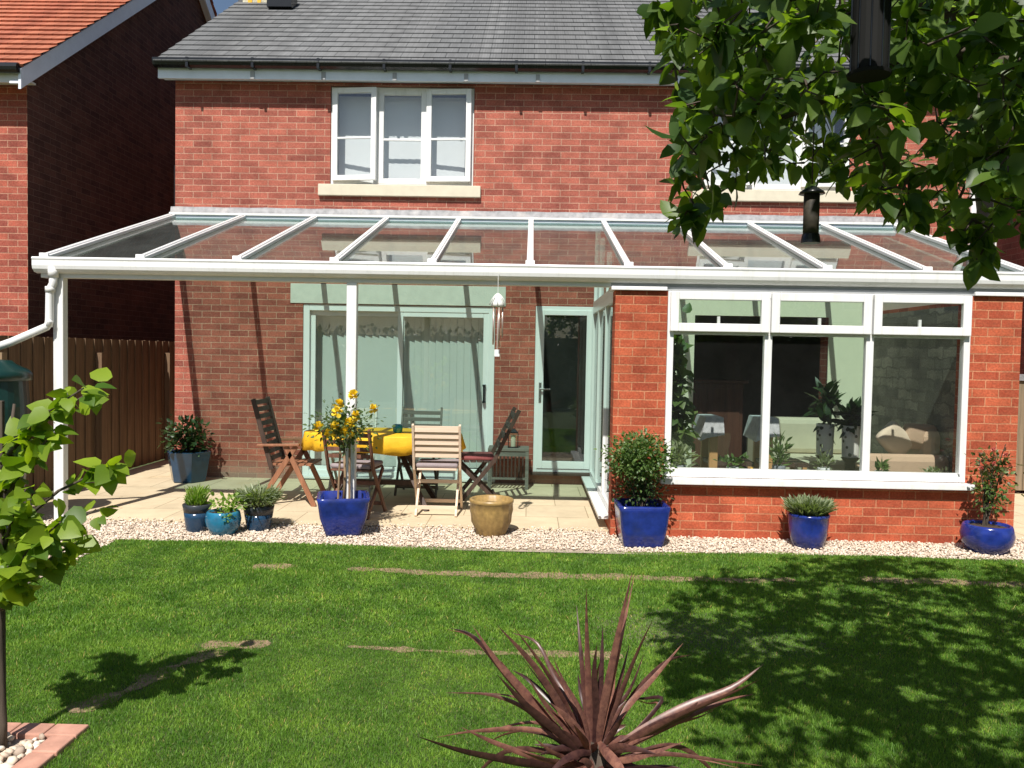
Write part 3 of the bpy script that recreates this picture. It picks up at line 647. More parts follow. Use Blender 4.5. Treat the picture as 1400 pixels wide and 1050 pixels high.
for (ya,za,yb,zb) in ((8.98,4.50,NRY,NRZ+.02),(NRY,NRZ+.02,18.4,4.50)):
    bg_.add([(NX+.10,ya,za-.12),(NX+.10,yb,zb-.10),(NX+.10,yb,zb+.10),(NX+.10,ya,za+.10),(NX+.13,ya,za-.12),(NX+.13,yb,zb-.10),(NX+.13,yb,zb+.10),(NX+.13,ya,za+.10)],[(0,1,2,3),(7,6,5,4),(0,4,5,1),(1,5,6,2),(2,6,7,3),(3,7,4,0)])
    bg_.add([(NX,ya,za-.06),(NX,yb,zb-.04),(NX+.1,yb,zb-.04),(NX+.1,ya,za-.06),(NX,ya,za-.04),(NX,yb,zb-.02),(NX+.1,yb,zb-.02),(NX+.1,ya,za-.04)],[(0,1,2,3),(7,6,5,4),(0,4,5,1),(1,5,6,2),(2,6,7,3),(3,7,4,0)])
npart(bg_,'bargeboard','fascia')
npart(MB().box((-13,9.02,4.46),(NX+.11,9.05,4.60)).box((-13,9.05,4.52),(NX+.1,9.3,4.54)),'fascia','offwhite')
npart(MB().tube([(-13,8.96,4.60),(NX+.12,8.96,4.60)],.055,10),'gutter','black_plastic')
nw=npart(MB().box((NX,13.15,3.3),(NX+.05,14.2,3.38)).box((NX,13.15,4.4),(NX+.05,14.2,4.5)).box((NX,13.15,3.38),(NX+.05,13.25,4.4)).box((NX,14.1,3.38),(NX+.05,14.2,4.4)),'window','greyfascia')
gb=MB().box((NX+.005,13.25,3.38),(NX+.02,14.1,4.4)); gb.v=[(a+5.75,b-9.3,c) for a,b,c in gb.v]; gb.build('pane','cladding_blue',nw)
sdh=thing('satellite_dish','grey round dish on the dark gable wall just above the canopy corner','satellite dish',(NX,13.0,2.85))
mb=MB(); mb.lathe([(.02,0),(.16,.02),(.28,.07),(.33,.11),(.32,.12),(.27,.09),(.15,.04),(.02,.02)],n=24)
mt=Matrix.Translation((.34,0,.3))@Matrix.Rotation(rad(78),4,'X'); mb.v=[tuple(mt@Vector(v)) for v in mb.v]; mb.build('dish','dish_grey',sdh,smooth=True)
MB().beam((.0,0,.2),(.34,.02,.3),.03,.03).build('arm','dish_grey',sdh)
rn=thing('brick_house','dark red brick side wall of the neighbouring house at far right','house',(6.0,9.4,0))
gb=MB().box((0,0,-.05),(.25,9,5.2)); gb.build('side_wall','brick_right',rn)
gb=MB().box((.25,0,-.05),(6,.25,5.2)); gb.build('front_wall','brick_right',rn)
MB().box((-.02,1.35,2.9),(.0,1.9,4.0)).build('window','white',rn,bev=.003)
MB().box((-.024,1.42,2.97),(-.021,1.83,3.93)).build('pane','darkpane',rn)
rm=MB(); 
roofslope(-.15,6.2,-.3,5.1,4.5,8.2,.235,.016,rm); rm.build('roof','slate',rn); rm=MB(); roofslope(-.15,6.2,9.3,5.1,4.5,8.2,.235,.016,rm); rm.build('roof','slate',rn)
# fences -------------------------------------------------------------
fn=thing('wooden_fence','tall brown vertical board fence along the left side passage','fence',(-5.05,4.0,0))
bd=MB(); y=0.0; i=0
while y<16.5:
    wdt=.105; hh=1.66+RS.uniform(-.004,.004)
    bd.box((-.012+(i%2)*.012,y,.03),(.012+(i%2)*.012,y+wdt+.012*(i%2),hh)); y+=.098; i+=1
bd.build('board','fence_wood',fn)['kind']='stuff'
for z_ in (.3,1.35): MB().box((-.055,0,z_),(-.013,16.5,z_+.08)).build('rail','fence_wood',fn)
for k in range(7):
    if k*1.8<5.5 or True: MB().box((.03,k*1.8,0),(.10,k*1.8+.075,1.50)).build('post','stake_wood' if k<3 else 'fence_wood',fn)
gt=thing('wooden_gate','weathered board gate closing the side passage at far right','gate',(5.24,9.8,0))
bd=MB()
for i in range(7): MB().box((.02+i*.105,.0,.06),(.02+i*.105+.1,.02,1.36)).build('board','gate_wood',gt,bev=.002)
for z_ in (.25,1.15): MB().box((.01,.02,z_),(.74,.05,z_+.08)).build('rail','gate_wood',gt)
MB().box((.0,-.03,1.365),(.76,.06,1.44)).build('capping','lead',gt)
# house and hedge behind the camera: only seen in the window panes
sb=thing('stone_house','grey rubble stone house across the garden, mirrored in the sunroom glass','house',(9,-9,0))
wall_y(MB(),-4.5,6,-.05,2.6,0,.3,[]).build('wall','stone_rubble',sb)
MB().box((-4.5,-.02,2.6),(6,.3,5.4)).build('upper_wall','render_cream',sb)
for k in range(3):
    f_=MB().box((-3+k*2.6,.3,2.9),(-1.9+k*2.6,.34,4.0)).build('window','white',sb); MB().box((-2.93+k*2.6,.341,2.97),(-1.97+k*2.6,.345,3.93)).build('pane','cladding_blue',f_)
rm=MB(); rm.add([(-4.7,.6,5.3),(6.2,.6,5.3),(6.2,-3,7.6),(-4.7,-3,7.6)],[(0,1,2,3)]); rm.build('roof','slate',sb)
n=5200; P=np.stack([RS.uniform(-9,7.5,n),RS.uniform(-5.2,-4.2,n),RS.rand(n)**.7*2.3],1)
hd=thing('hedge','dense dark garden hedge behind the photographer, mirrored in the glass','hedge',(0,-4.8,0))
P[:,1]+=4.8; leaves('foliage',P,rdir(n),RS.uniform(.10,.2,n),'hedge_leaf',hd); MB().box((-9,-.3,0),(7.5,.3,2.05)).build('stem_mass','hedge_leaf',hd)
# ------------------------------------------------------------------ pots and plants
def pot(par,prof,mat,shape='round',n=32,rot=0,soil_r=None,soil_z=None,smooth=True,name='pot'):
    o=MB().lathe(prof,n=n,shape=shape,rot=rot).build(name,mat,par,smooth=smooth)
    if soil_r: MB().lathe([(soil_r,soil_z-.02),(soil_r,soil_z),(soil_r*.5,soil_z+.012)],n=20,shape='round' if shape!='square' else 'square').build('soil','soil',par)
    return o
def open_prof(pts,th=.02,deep=.06):
    """outer profile bottom->top, then lip and inside wall"""
    r,z=pts[-1]; return pts+[(r-th*.5,z+.006),(r-th,z),(r-th-.005,z-deep)]
def bush(par,name,mat,n,c,r,size,kind='ovate',clump=8,spread=.25,shell=.45,up=.2):
    P,D=bushpts(n,c,r,clump,spread,shell); D[:,2]+=up
    return leaves(name,P,D,RS.uniform(.7,1.3,len(P))*size,mat,par,kind)
def stems(par,base,tips,r=.006,mat='bark',name='stem'):
    mb=MB()
    for t in tips:
        b=Vector(base)+Vector((random.uniform(-.02,.02),random.uniform(-.02,.02),0)); t=Vector(t); m_=(b+t)/2+Vector((random.uniform(-.03,.03),random.uniform(-.03,.03),.02))
        mb.tube([b,m_,t],[r,r*.8,r*.4],6)
    return mb.build(name,mat,par)
G='blue glazed pots round the patio'
# rose in tapered square cobalt pot
t=thing('potted_rose','standard rose with yellow blooms in a square cobalt pot beside the white canopy post','potted rose',(-1.57,6.97,.0),.22)
pot(t,open_prof([(.13,0),(.15,.03),(.195,.17),(.213,.30),(.222,.335)],.035,.12),'glaze_blue','square',64,smooth=True,soil_r=.17,soil_z=.25)
MB().tube([(0,0,.25),(.01,.01,.5),(.0,0,.74)],[.014,.011,.010],8).build('stem','stake_wood',t,smooth=True)
MB().tube([(.05,.03,.2),(.045,.03,.9)],.010,8).tube([(-.05,.04,.2),(-.03,.03,.8)],.009,8).build('support_cane','stake_wood',t)
tips=[(math.cos(a)*.24*q,math.sin(a)*.2*q,.93+h_) for a,q,h_ in ((0,.9,.03),(1,.7,.1),(2,.9,.0),(3.1,1,.0),(4,.8,.08),(5,.8,.15),(5.6,.6,.22),(2.6,.5,.25))]
stems(t,(0,0,.72),tips,.005,'leaf_rose',name='branch')
bush(t,'foliage','leaf_rose',980,(0,0,.94),(.22,.18,.15),.035,clump=6,spread=.38,shell=.05)
def bloom(par,c,r,mat='petal_yellow'):
    n=22; d=rdir(n,.4); P=np.array(c)+d*r*.25
    return leaves('flower',P,d,np.full(n,r*1.0),mat,par,'round',fold=.3,curl=-.3)
for c in ((-.21,-.08,.93),(-.06,-.16,1.06),(-.05,-.05,1.12),(.0,-.14,.90),(.04,-.15,.97),(.10,-.13,1.03),(.24,-.06,1.08),(.07,0,1.20),(.04,-.12,.87),(-.08,-.13,.94),(-.12,-.05,.87)):
    bloom(t,c,.040)
# ochre spiral pot
t=thing('garden_pot','low ochre pot with diagonal ribs holding only soil','pot',(-.30,7.06,.0))
pot(t,open_prof([(.11,0),(.125,.02),(.165,.12),(.185,.22),(.185,.285),(.192,.29),(.192,.315)],.03,.07),'ochre_pot','ribbed',108,soil_r=.15,soil_z=.265)
# clipped bush in square pot
t=thing('potted_bush','rounded leafy green bush in a square cobalt pot at the sunroom corner','potted bush',(.965,6.84,.0),.03)
pot(t,open_prof([(.155,0),(.165,.02),(.19,.16),(.205,.30),(.21,.345)],.035,.12),'glaze_blue','square',64,soil_r=.16,soil_z=.26)
stems(t,(0,0,.25),[(-.15,0,.72),(.13,.05,.7),(.0,-.1,.75),(.05,.1,.8),(-.05,.05,.65),(.16,-.08,.6)],.008)
bush(t,'foliage','leaf_mid',3000,(-.03,0,.72),(.265,.22,.20),.032,clump=6,spread=.17,shell=.35)
bush(t,'lower_foliage','leaf_dark',700,(.0,.03,.46),(.19,.15,.14),.032,clump=6,spread=.3,shell=.2)
# lavender in round cobalt pot
t=thing('potted_lavender','grey-green lavender in a round cobalt pot below the sunroom window','potted plant',(2.37,6.88,.0))
pot(t,open_prof([(.115,0),(.125,.01),(.15,.10),(.162,.20),(.165,.255),(.172,.265),(.172,.28)],.025,.05),'glaze_blue',soil_r=.14,soil_z=.245)
n=1500; a=RS.uniform(0,2*PI,n); q=RS.rand(n)**.5; D=np.stack([np.cos(a)*q*.9,np.sin(a)*q*.9,np.full(n,1.1)],1)+RS.normal(0,.15,(n,3))
leaves('foliage',np.stack([np.cos(a)*q*.13,np.sin(a)*q*.11,np.full(n,.26)+RS.rand(n)*.05],1),D,RS.uniform(.08,.15,n),'leaf_grey',t,'needle')
# right bowl pot with thin shrub
t=thing('potted_shrub','thin red-tipped shrub in a rounded cobalt bowl at the right sunroom pier','potted shrub',(3.83,6.83,.0))
pot(t,open_prof([(.12,0),(.14,.01),(.19,.08),(.205,.15),(.19,.215),(.183,.23)],.025,.05),'glaze_blue',soil_r=.16,soil_z=.21)
tp=[(.03,0,.84),(-.08,.02,.76),(.12,.0,.8),(-.02,-.05,.7),(.06,.05,.62),(.14,.03,.9)]
stems(t,(-.02,0,.2),tp,.008,'bark')
for c,r,n in (((.03,0,.72),(.13,.11,.10),260),((.02,0,.56),(.12,.10,.10),200),((.04,0,.40),(.10,.08,.08),110)):
    bush(t,'foliage','leaf_red' if n==260 else 'leaf_mid',n,c,r,.038,clump=5,spread=.4,shell=.3)
for c in ((-.02,-.1,.75),(.08,-.08,.82),(.0,-.05,.86),(.15,-.03,.72),(-.10,-.05,.70)): bloom(t,c,.018,'petal_pink')
# hexagonal pot at wall
t=thing('potted_camellia','glossy dark evergreen in a hexagonal blue pot at the left house corner','potted shrub',(-3.95,9.45,.015))
pot(t,open_prof([(.185,0),(.2,.02),(.25,.30),(.262,.355)],.03,.08),'glaze_petrol','hex',36,rot=.35,smooth=False,soil_r=.2,soil_z=.30)
stems(t,(0,0,.3),[(-.12,0,.6),(.1,0,.65),(0,-.05,.7),(.05,.1,.6)],.009)
bush(t,'foliage','leaf_dark',560,(-.01,0,.52),(.2,.17,.18),.06,clump=5,spread=.35,shell=.3)
# trio
t=thing('potted_herb','tall grey-blue tub with dark rim and feathery green herb, left of the trio','potted plant',(-2.83,6.95,.0))
pot(t,[(.085,0),(.09,.01),(.105,.12),(.109,.17)],'glaze_petrol'); pot(t,open_prof([(.110,.171),(.122,.235)],.016,.04),'glaze_rim',name='rim',soil_r=.10,soil_z=.215)
n=420; a=RS.uniform(0,2*PI,n); q=RS.rand(n)*.08; D=np.stack([np.cos(a)*.4,np.sin(a)*.4,np.ones(n)],1)+RS.normal(0,.2,(n,3))
leaves('foliage',np.stack([np.cos(a)*q,np.sin(a)*q,np.full(n,.21)+RS.rand(n)*.12],1),D,RS.uniform(.05,.10,n),'leaf_fern',t,'needle')
t=thing('potted_fuchsia','bright teal bowl pot with yellow-green leaves, middle of the trio','potted plant',(-2.57,6.86,.0))
pot(t,open_prof([(.085,0),(.10,.01),(.14,.08),(.148,.13),(.138,.185),(.133,.195)],.018,.04),'glaze_teal',soil_r=.115,soil_z=.18)
bush(t,'foliage','leaf_fern',170,(.03,0,.25),(.11,.09,.07),.04,clump=5,spread=.4)
bush(t,'trailing_foliage','leaf_fern',40,(.07,-.12,.17),(.05,.02,.05),.03,clump=4,spread=.5)
t=thing('potted_thyme','blue tub with dark rim and wiry olive thyme, right of the trio','potted plant',(-2.33,7.05,.0))
pot(t,[(.09,0),(.095,.01),(.115,.10),(.121,.145)],'glaze_petrol'); pot(t,open_prof([(.122,.146),(.133,.215)],.016,.04),'glaze_rim',name='rim',soil_r=.11,soil_z=.2)
n=1100; a=RS.uniform(0,2*PI,n); q=RS.rand(n)**.5*.14; D=np.stack([np.cos(a)*.8,np.sin(a)*.8,np.ones(n)*.7],1)+RS.normal(0,.3,(n,3))
leaves('foliage',np.stack([np.cos(a)*q,np.sin(a)*q,np.full(n,.22)+RS.rand(n)*.10],1),D,RS.uniform(.06,.12,n),'leaf_grey',t,'needle')
# ------------------------------------------------------------------ patio furniture (patio top z = .018)
PZ=.018
tb=thing('garden_table','oval wooden garden table on a pedestal of dark legs','table',(-1.47,8.30,PZ))
def oval(mb,a,b,z0,z1,n=40):
    vs=[(a*math.cos(2*PI*k/n)*(1+0),b*math.sin(2*PI*k/n),z) for z in (z0,z1) for k in range(n)]
    mb.add(vs,[(k,(k+1)%n,n+(k+1)%n,n+k) for k in range(n)]+[tuple(range(n))[::-1],tuple(range(n,2*n))]); return mb
oval(MB(),.78,.46,.695,.73).build('tabletop','brown_wood',tb,bev=.004)
for sx in (-1,1):
    for sy in (-1,1): MB().beam((sx*.12,sy*.06,.69),(sx*.50,sy*.34,.0),.05,.05).build('leg','dark_wood',tb,bev=.004)
MB().box((-.4,-.035,.62),(.4,.035,.69)).build('apron','dark_wood',tb)
MB().box((-.35,-.03,.2),(.35,.03,.25)).build('stretcher','dark_wood',tb)
n=96; vs=[]; prof=[(.98,.7355,0),(1.004,.735,0),(1.012,.728,.05),(1.018,.66,.5),(1.03,.575,1)]
for (s_,z,wv) in prof:
    for k in range(n):
        a=2*PI*k/n; f_=s_+wv*.020*math.sin(k*1.31)+wv*.022*math.sin(k*.62+1); vs.append((.79*math.cos(a)*f_,.47*math.sin(a)*f_,z+wv*.018*math.sin(k*.31)+wv*.008*math.sin(k*.8)))
mb=MB().add(vs,[(i*n+k,i*n+(k+1)%n,(i+1)*n+(k+1)%n,(i+1)*n+k) for i in range(4) for k in range(n)]+[tuple(range(n))[::-1]])
tc=mb.build('tablecloth','yellow_cloth',None,smooth=True); tc.location=(-1.47,8.30,PZ); sm=tc.modifiers.new('solid','SOLIDIFY'); sm.thickness=.002
tag(tc,'bright yellow cloth hanging over the oval garden table','tablecloth')
o=MB().lathe([(.03,0),(.045,.01),(.05,.05),(.047,.085),(.038,.085),(.038,.03)],n=24).build('candle_bowl','teal_glass',None,smooth=True); o.location=(-1.31,8.22,PZ+.739)
tag(o,'small teal glass candle bowl on the yellow cloth','bowl')
def folding_chair(label,mat,loc,rz,slats=5,gap=.006,group=None,top=.88,tilt=.14,wd=.44):
    t=thing('folding_chair',label,'chair',(loc[0],loc[1],PZ),rz,group)
    h=wd/2
    for s_ in (-1,1):
        MB().beam((s_*h,.20,.0),(s_*h,-.16,.45),.022,.042).beam((s_*h,-.16,.44),(s_*h,-.16-tilt,top),.022,.04).build('upright',mat,t,bev=.003)
        MB().beam((s_*(h-.03),-.24,0),(s_*(h-.03),.20,.43),.022,.04).build('leg',mat,t,bev=.003)
    sb_=MB()
    for i in range(6): sb_.box((-h+.03,-.19+i*.068,.435),(h-.03,-.19+i*.068+.058,.455))
    sb_.build('seat',mat,t,bev=.003)
    bk=MB(); z0=.56 if slats>3 else .52; hh=(top-.01-z0)/slats
    for i in range(slats):
        za=z0+i*hh; zb=za+hh-gap; f=lambda z:-.16-tilt*(z-.44)/(top-.44)
        bk.beam((0,f((za+zb)/2)+.006,za),(0,f((za+zb)/2)+.006,zb),wd-.025,.014,side=(1,0,0))
    bk.build('backrest',mat,t,bev=.002)
    for p_,q_ in (((-h,.13,.09),(h,.13,.09)),((-h+.02,-.19,.08),(h-.02,-.19,.08)),((-h,-.05,.31),(h,-.05,.31))): MB().beam(p_,q_,.02,.035).build('crossbar',mat,t,bev=.002)
    return t
CG='folding chairs round the yellow table'
folding_chair('pale wood folding chair with grey cushion, nearest the lawn','pale_wood',(-.86,7.93),0.02,group=CG,gap=.003)
def cushion(label,loc,rz,mat,w_=.40,d_=.38):
    o=MB().box((-w_/2,-d_/2,0),(w_/2,d_/2,.045)).build('seat_cushion',mat,None,bev=.018); o.location=loc; o.rotation_euler=(0,0,rz); return tag(o,label,'cushion',group='seat cushions')
cushion('grey seat cushion on the pale chair nearest the lawn',(-.86,7.93,PZ+.457),.02,'cushion_grey')
folding_chair('dark brown folding chair half hidden behind the potted rose','brown_wood',(-1.62,7.75),-.15,slats=4,gap=.03,group=CG,top=.84)
cushion('grey seat cushion on the brown chair behind the rose',(-1.62,7.75,PZ+.457),-.15,'cushion_grey')
folding_chair('weathered grey slatted chair behind the table by the sliding door','grey_wood',(-1.20,8.98),PI,slats=5,gap=.03,group=CG,top=.93)
folding_chair('pale weathered chair behind the table, left of the grey one','concrete_lintel',(-1.93,8.98),PI+.05,slats=4,gap=.012,group=CG,top=.93)
t=folding_chair('dark folding chair at the right end of the table, seen side on','dark_wood',(-.53,8.55),PI/2+.12,slats=4,gap=.02,group=CG,top=.98,tilt=.26)
cushion('dark red seat cushion on the chair at the right table end',(-.54,8.55,PZ+.457),PI/2+.12,'cushion_red')
# reclining armchair, faces +X
t=thing('garden_armchair','reddish slatted reclining armchair at the left end of the table','chair',(-2.38,8.32,PZ),-PI/2)
for s_ in (-1,1):
    MB().beam((s_*.25,.08,.60),(s_*.25,-.30,.0),.025,.05).build('leg','mid_wood',t,bev=.003)
    MB().beam((s_*.25,-.02,.60),(s_*.25,.27,.0),.025,.05).build('leg','mid_wood',t,bev=.003)
    MB().beam((s_*.265,-.30,.605),(s_*.265,.12,.615),.05,.022).build('armrest','mid_wood',t,bev=.004)
    MB().beam((s_*.22,-.17,.36),(s_*.22,-.36,1.06),.024,.045).build('back_upright','dark_wood',t,bev=.003)
b=MB()
for i in range(9):
    z=.44+i*.07; y=-.17-.19*(z-.36)/.70; b.beam((0,y,z),(0,y-.012,z+.045),.42,.014,side=(1,0,0))
b.build('backrest','dark_wood',t)
b=MB()
for i in range(6): b.box((-.22,-.18+i*.07,.40),(.22,-.18+i*.07+.055,.418))
b.build('seat','mid_wood',t)
# side table and lantern
t=thing('side_table','weathered grey side table with slatted front beside the sliding door','table',(-.215,9.50,PZ))
MB().box((-.235,-.16,.44),(.235,.17,.47)).build('tabletop','grey_wood',t,bev=.004)
for sx in (-1,1):
    for sy in (-1,1): MB().box((sx*.215-.02,sy*.135-.02,0),(sx*.215+.02,sy*.135+.02,.44)).build('leg','grey_wood',t,bev=.003)
MB().box((-.195,-.148,.38),(.195,-.125,.44)).build('apron','grey_wood',t); MB().box((-.195,-.145,.11),(.195,-.13,.135)).build('apron','grey_wood',t)
b=MB()
for i in range(9): b.box((-.185+i*.043,-.142,.135),(-.185+i*.043+.018,-.132,.38))
b.build('slatted_panel','dark_wood',t)
t=thing('candle_lantern','small dark metal lantern with a pale candle on the grey side table','lantern',(-.165,9.48,PZ+.47))
b=MB().box((-.06,-.06,0),(.06,.06,.012)).box((-.06,-.06,.17),(.06,.06,.182))
for sx in (-1,1):
    for sy in (-1,1): b.box((sx*.055-.004,sy*.055-.004,.012),(sx*.055+.004,sy*.055+.004,.17))
b.lathe([(.07,.182),(.03,.215),(.015,.22)],n=4,rot=PI/4); b.build('frame','black_plastic',t)
MB().tube([(-.02,0,.21),(-.02,0,.24),(0,0,.255),(.02,0,.24),(.02,0,.21)],.003,6).build('handle','black_plastic',t)
MB().tube([(0,0,.012),(0,0,.14)],.028,14).build('candle','candle',t)
MB().box((-.05,-.052,.014),(.05,-.049,.168)).build('pane','pane',t)
# wind chime hung from canopy gutter
t=thing('wind_chime','silvery wind chime with lacy top hanging from the canopy gutter','wind chime',(-.275,7.03,2.21))
MB().tube([(0,0,.08),(0,0,-.13)],.0025,6).tube([(0,0,-.23),(0,0,-.60)],.002,6).build('cord','offwhite',t)
b=MB().lathe([(.012,-.12),(.03,-.14),(.035,-.17),(.055,-.20),(.06,-.225),(.05,-.235)],n=20)
for k in range(8): a=k*PI/4; b.tube([(.02*math.cos(a),.02*math.sin(a),-.13),(.05*math.cos(a),.05*math.sin(a),-.17),(.072*math.cos(a),.072*math.sin(a),-.22)],.004,5)
b.build('top_ornament','offwhite',t,smooth=True)
for k in range(5):
    a=k*2*PI/5; MB().tube([(.042*math.cos(a),.042*math.sin(a),-.24),(.042*math.cos(a),.042*math.sin(a),-.50-.02*k)],.007,8).build('tube','copper_tube',t,smooth=True)
MB().box((-.022,-.002,-.66),(.022,.002,-.60)).build('striker','white',t)
# water butt
t=thing('water_butt','dark green plastic water barrel behind the vine at the left edge','water butt',(-4.62,6.92,0))
MB().lathe([(.25,.30),(.26,.31),(.30,.7),(.305,1.05),(.29,1.27),(.31,1.275),(.31,1.30)],n=36).build('barrel','butt_green',t,smooth=False)
MB().lathe([(.322,1.27),(.325,1.33),(.30,1.36),(.2,1.41),(.17,1.44),(.05,1.45)],n=36).build('lid','butt_green',t,smooth=True)
MB().lathe([(.28,0),(.26,.3)],n=20).build('stand','butt_green',t)
# ------------------------------------------------------------------ inside the sunroom
FZ=.106
t=thing('sofa','cream two-seat sofa further back behind the middle pane','sofa',(3.12,9.1,FZ))
MB().box((-.40,-.42,.12),(.55,.42,.40)).build('base','cream_fabric',t,bev=.04); MB().box((-.40,.15,.40),(.55,.42,.80)).build('backrest','cream_fabric',t,bev=.06)
MB().box((-.58,-.42,.05),(-.40,.42,.60)).build('armrest','cream_fabric',t,bev=.05)
t=thing('armchair','tan upholstered armchair with rounded arm behind the right pane','armchair',(3.62,8.15,FZ))
MB().box((-.36,-.35,.1),(.38,.35,.42)).build('seat','tan_fabric',t,bev=.05); MB().box((-.42,-.38,.08),(.38,-.22,.58)).build('armrest','tan_fabric',t,bev=.06)
MB().box((.18,-.22,.42),(.38,.35,.82)).build('backrest','tan_fabric',t,bev=.08)
for i,(lab,loc,ang,mt) in enumerate((('striped cream cushion leaning on the tan armchair',(3.55,7.98,.80),.75,'cream_fabric'),('plump tan cushion standing on the tan armchair',(3.80,8.02,.83),.05,'tan_fabric'))):
    o=MB().box((-.17,-.06,-.12),(.17,.06,.14)).build('cushion',mt,None,smooth=True,bev=.045,sub=1); o.location=loc; o.rotation_euler=(.1,ang,.2); tag(o,lab,'cushion')
for i,(x,lab) in enumerate(((1.80,'high wooden dining chair under a pale cloth, behind the left pane'),(2.33,'high wooden dining chair under a pale cloth, beside the first mullion'))):
    t=thing('dining_chair',lab,'chair',(x,8.15,FZ),0,'dining chairs under pale cloths')
    for sy in (-.18,.18): MB().box((-.035,sy-.03,0),(.045,sy+.03,.86)).build('back_post','post_wood',t,bev=.004)
    for sy in (-.18,.18): MB().box((.34,sy-.02,0),(.38,sy+.02,.42)).build('leg','post_wood',t)
    MB().box((-.02,-.2,.42),(.4,.2,.46)).build('seat','dark_wood',t)
    b=MB(); b.add([(-.13,-.24,.66),(-.07,-.235,.69),(.08,-.235,.72),(.10,-.235,.72),(.09,-.22,.89),(-.08,-.22,.89),(-.13,.24,.68),(.10,.235,.72),(.09,.22,.89),(-.08,.22,.89)],[(0,1,2,3,4,5),(5,4,8,9),(3,7,8,4),(0,5,9,6),(6,9,8,7)])
    c_=b.build('draped_cloth','white_cloth',None); c_.location=(x,8.15,FZ); tag(c_,'pale patterned cloth over the chair '+('behind the left pane' if i==0 else 'beside the first mullion'),'cloth',group='cloths over dining chairs')
t=thing('cabinet','dark red-brown wooden cabinet in the dim room beyond the opening','cabinet',(2.25,10.9,.09))
MB().box((-.45,-.2,0),(.55,.25,1.15)).build('body','cabinet_wood',t,bev=.01); MB().box((-.5,-.24,1.15),(.6,.28,1.19)).build('top','cabinet_wood',t,bev=.005)
for xx in (-.4,.08): MB().box((xx,-.215,.08),(xx+.42,-.2,1.08)).build('door','cabinet_wood',t,bev=.004)
def small(name,label,cat,loc,mat,r,h,leafm,n,lr,size,kind='ovate',up=.5):
    t=thing(name,label,cat,loc); pot(t,open_prof([(r*.8,0),(r,h)],.012,.02),mat,soil_r=r*.85,soil_z=h-.015)
    P,D=bushpts(n,(0,0,h+lr[2]*.7),lr,5,.35,.2); D[:,2]+=up
    leaves('foliage',P,D,RS.uniform(.7,1.3,len(P))*size,leafm,t,kind); return t
SZ=.531
small('potted_houseplant','bushy yellow-green plant in a white pot on the sill behind the left pane','potted plant',(1.83,7.30,SZ),'ceramic_white',.055,.07,'leaf_mid',90,(.09,.07,.06),.05)
small('potted_houseplant','upright cactus-like plant in a grey pot on the sill, beside the first mullion','potted plant',(2.24,7.30,SZ),'ceramic_grey',.06,.09,'leaf_mid',110,(.05,.05,.15),.07,'narrow',1.5)
small('potted_houseplant','feathery plant in a square white pot on the sill below the spotted planters','potted plant',(2.64,7.30,SZ),'ceramic_white',.058,.08,'leaf_grey',90,(.06,.05,.07),.05,'narrow',1)
small('potted_succulent','spiky succulent in a pale blue pot on the sill behind the right pane','potted plant',(3.13,7.30,SZ),'ceramic_white',.048,.06,'leaf_mid',26,(.04,.04,.03),.09,'narrow',1.2)
small('potted_houseplant','low trailing plant in a white dish on the sill at the far right','potted plant',(3.60,7.30,SZ),'ceramic_white',.06,.04,'leaf_grey',70,(.08,.06,.03),.04)
small('potted_fern','silvery fern in a grey pot on the sill at the left window corner','potted plant',(1.36,7.30,SZ),'ceramic_grey',.06,.08,'leaf_grey',110,(.10,.07,.10),.08,'narrow',.7)
o=MB().lathe([(.026,0),(.03,.01),(.03,.04),(.02,.05),(.012,.055),(.012,.07)],n=16).build('bottle','yellow_plastic',None,smooth=True); o.location=(2.00,7.30,SZ); tag(o,'tiny yellow bottle on the sill beside the first mullion','bottle')
t=thing('climbing_houseplant','tall leafy houseplant on a moss pole behind the left pane','houseplant',(1.35,7.75,FZ))
MB().tube([(0,0,.2),(0,0,1.75)],.02,8).build('moss_pole','bark',t); MB().lathe([(.11,0),(.14,.25)],n=20).build('pot','ceramic_grey',t)
P,D=bushpts(520,(0,0,.98),(.17,.16,.62),6,.25,.3); D[:,2]-=.4; leaves('foliage',P,D,RS.uniform(.06,.13,len(P)),'leaf_mid',t,'heart')
for i,(x,y,lab) in enumerate(((3.00,8.30,'white spotted planter with a spiky dragon tree, left one behind the middle pane'),(3.20,8.15,'white spotted planter with arching leaves, right one behind the middle pane'))):
    t=thing('spotted_planter',lab,'planter',(x,y,FZ)); 
    MB().lathe([(.065,.50),(.08,.51),(.088,.82),(.08,.82),(.075,.75)],n=24).build('pot','spotted',t); MB().lathe([(.10,.0),(.05,.05),(.05,.45),(.09,.50)],n=16).build('pedestal','dark_wood',t)
    n=90; D=rdir(n,.9); leaves('foliage',np.array([0,0,.86])+np.stack([RS.normal(0,.02,n),RS.normal(0,.02,n),RS.uniform(-.05,.28 if i==0 else .05,n)],1),D,RS.uniform(.12,.24,n),'leaf_dark',t,'narrow',curl=.4,fold=.1)
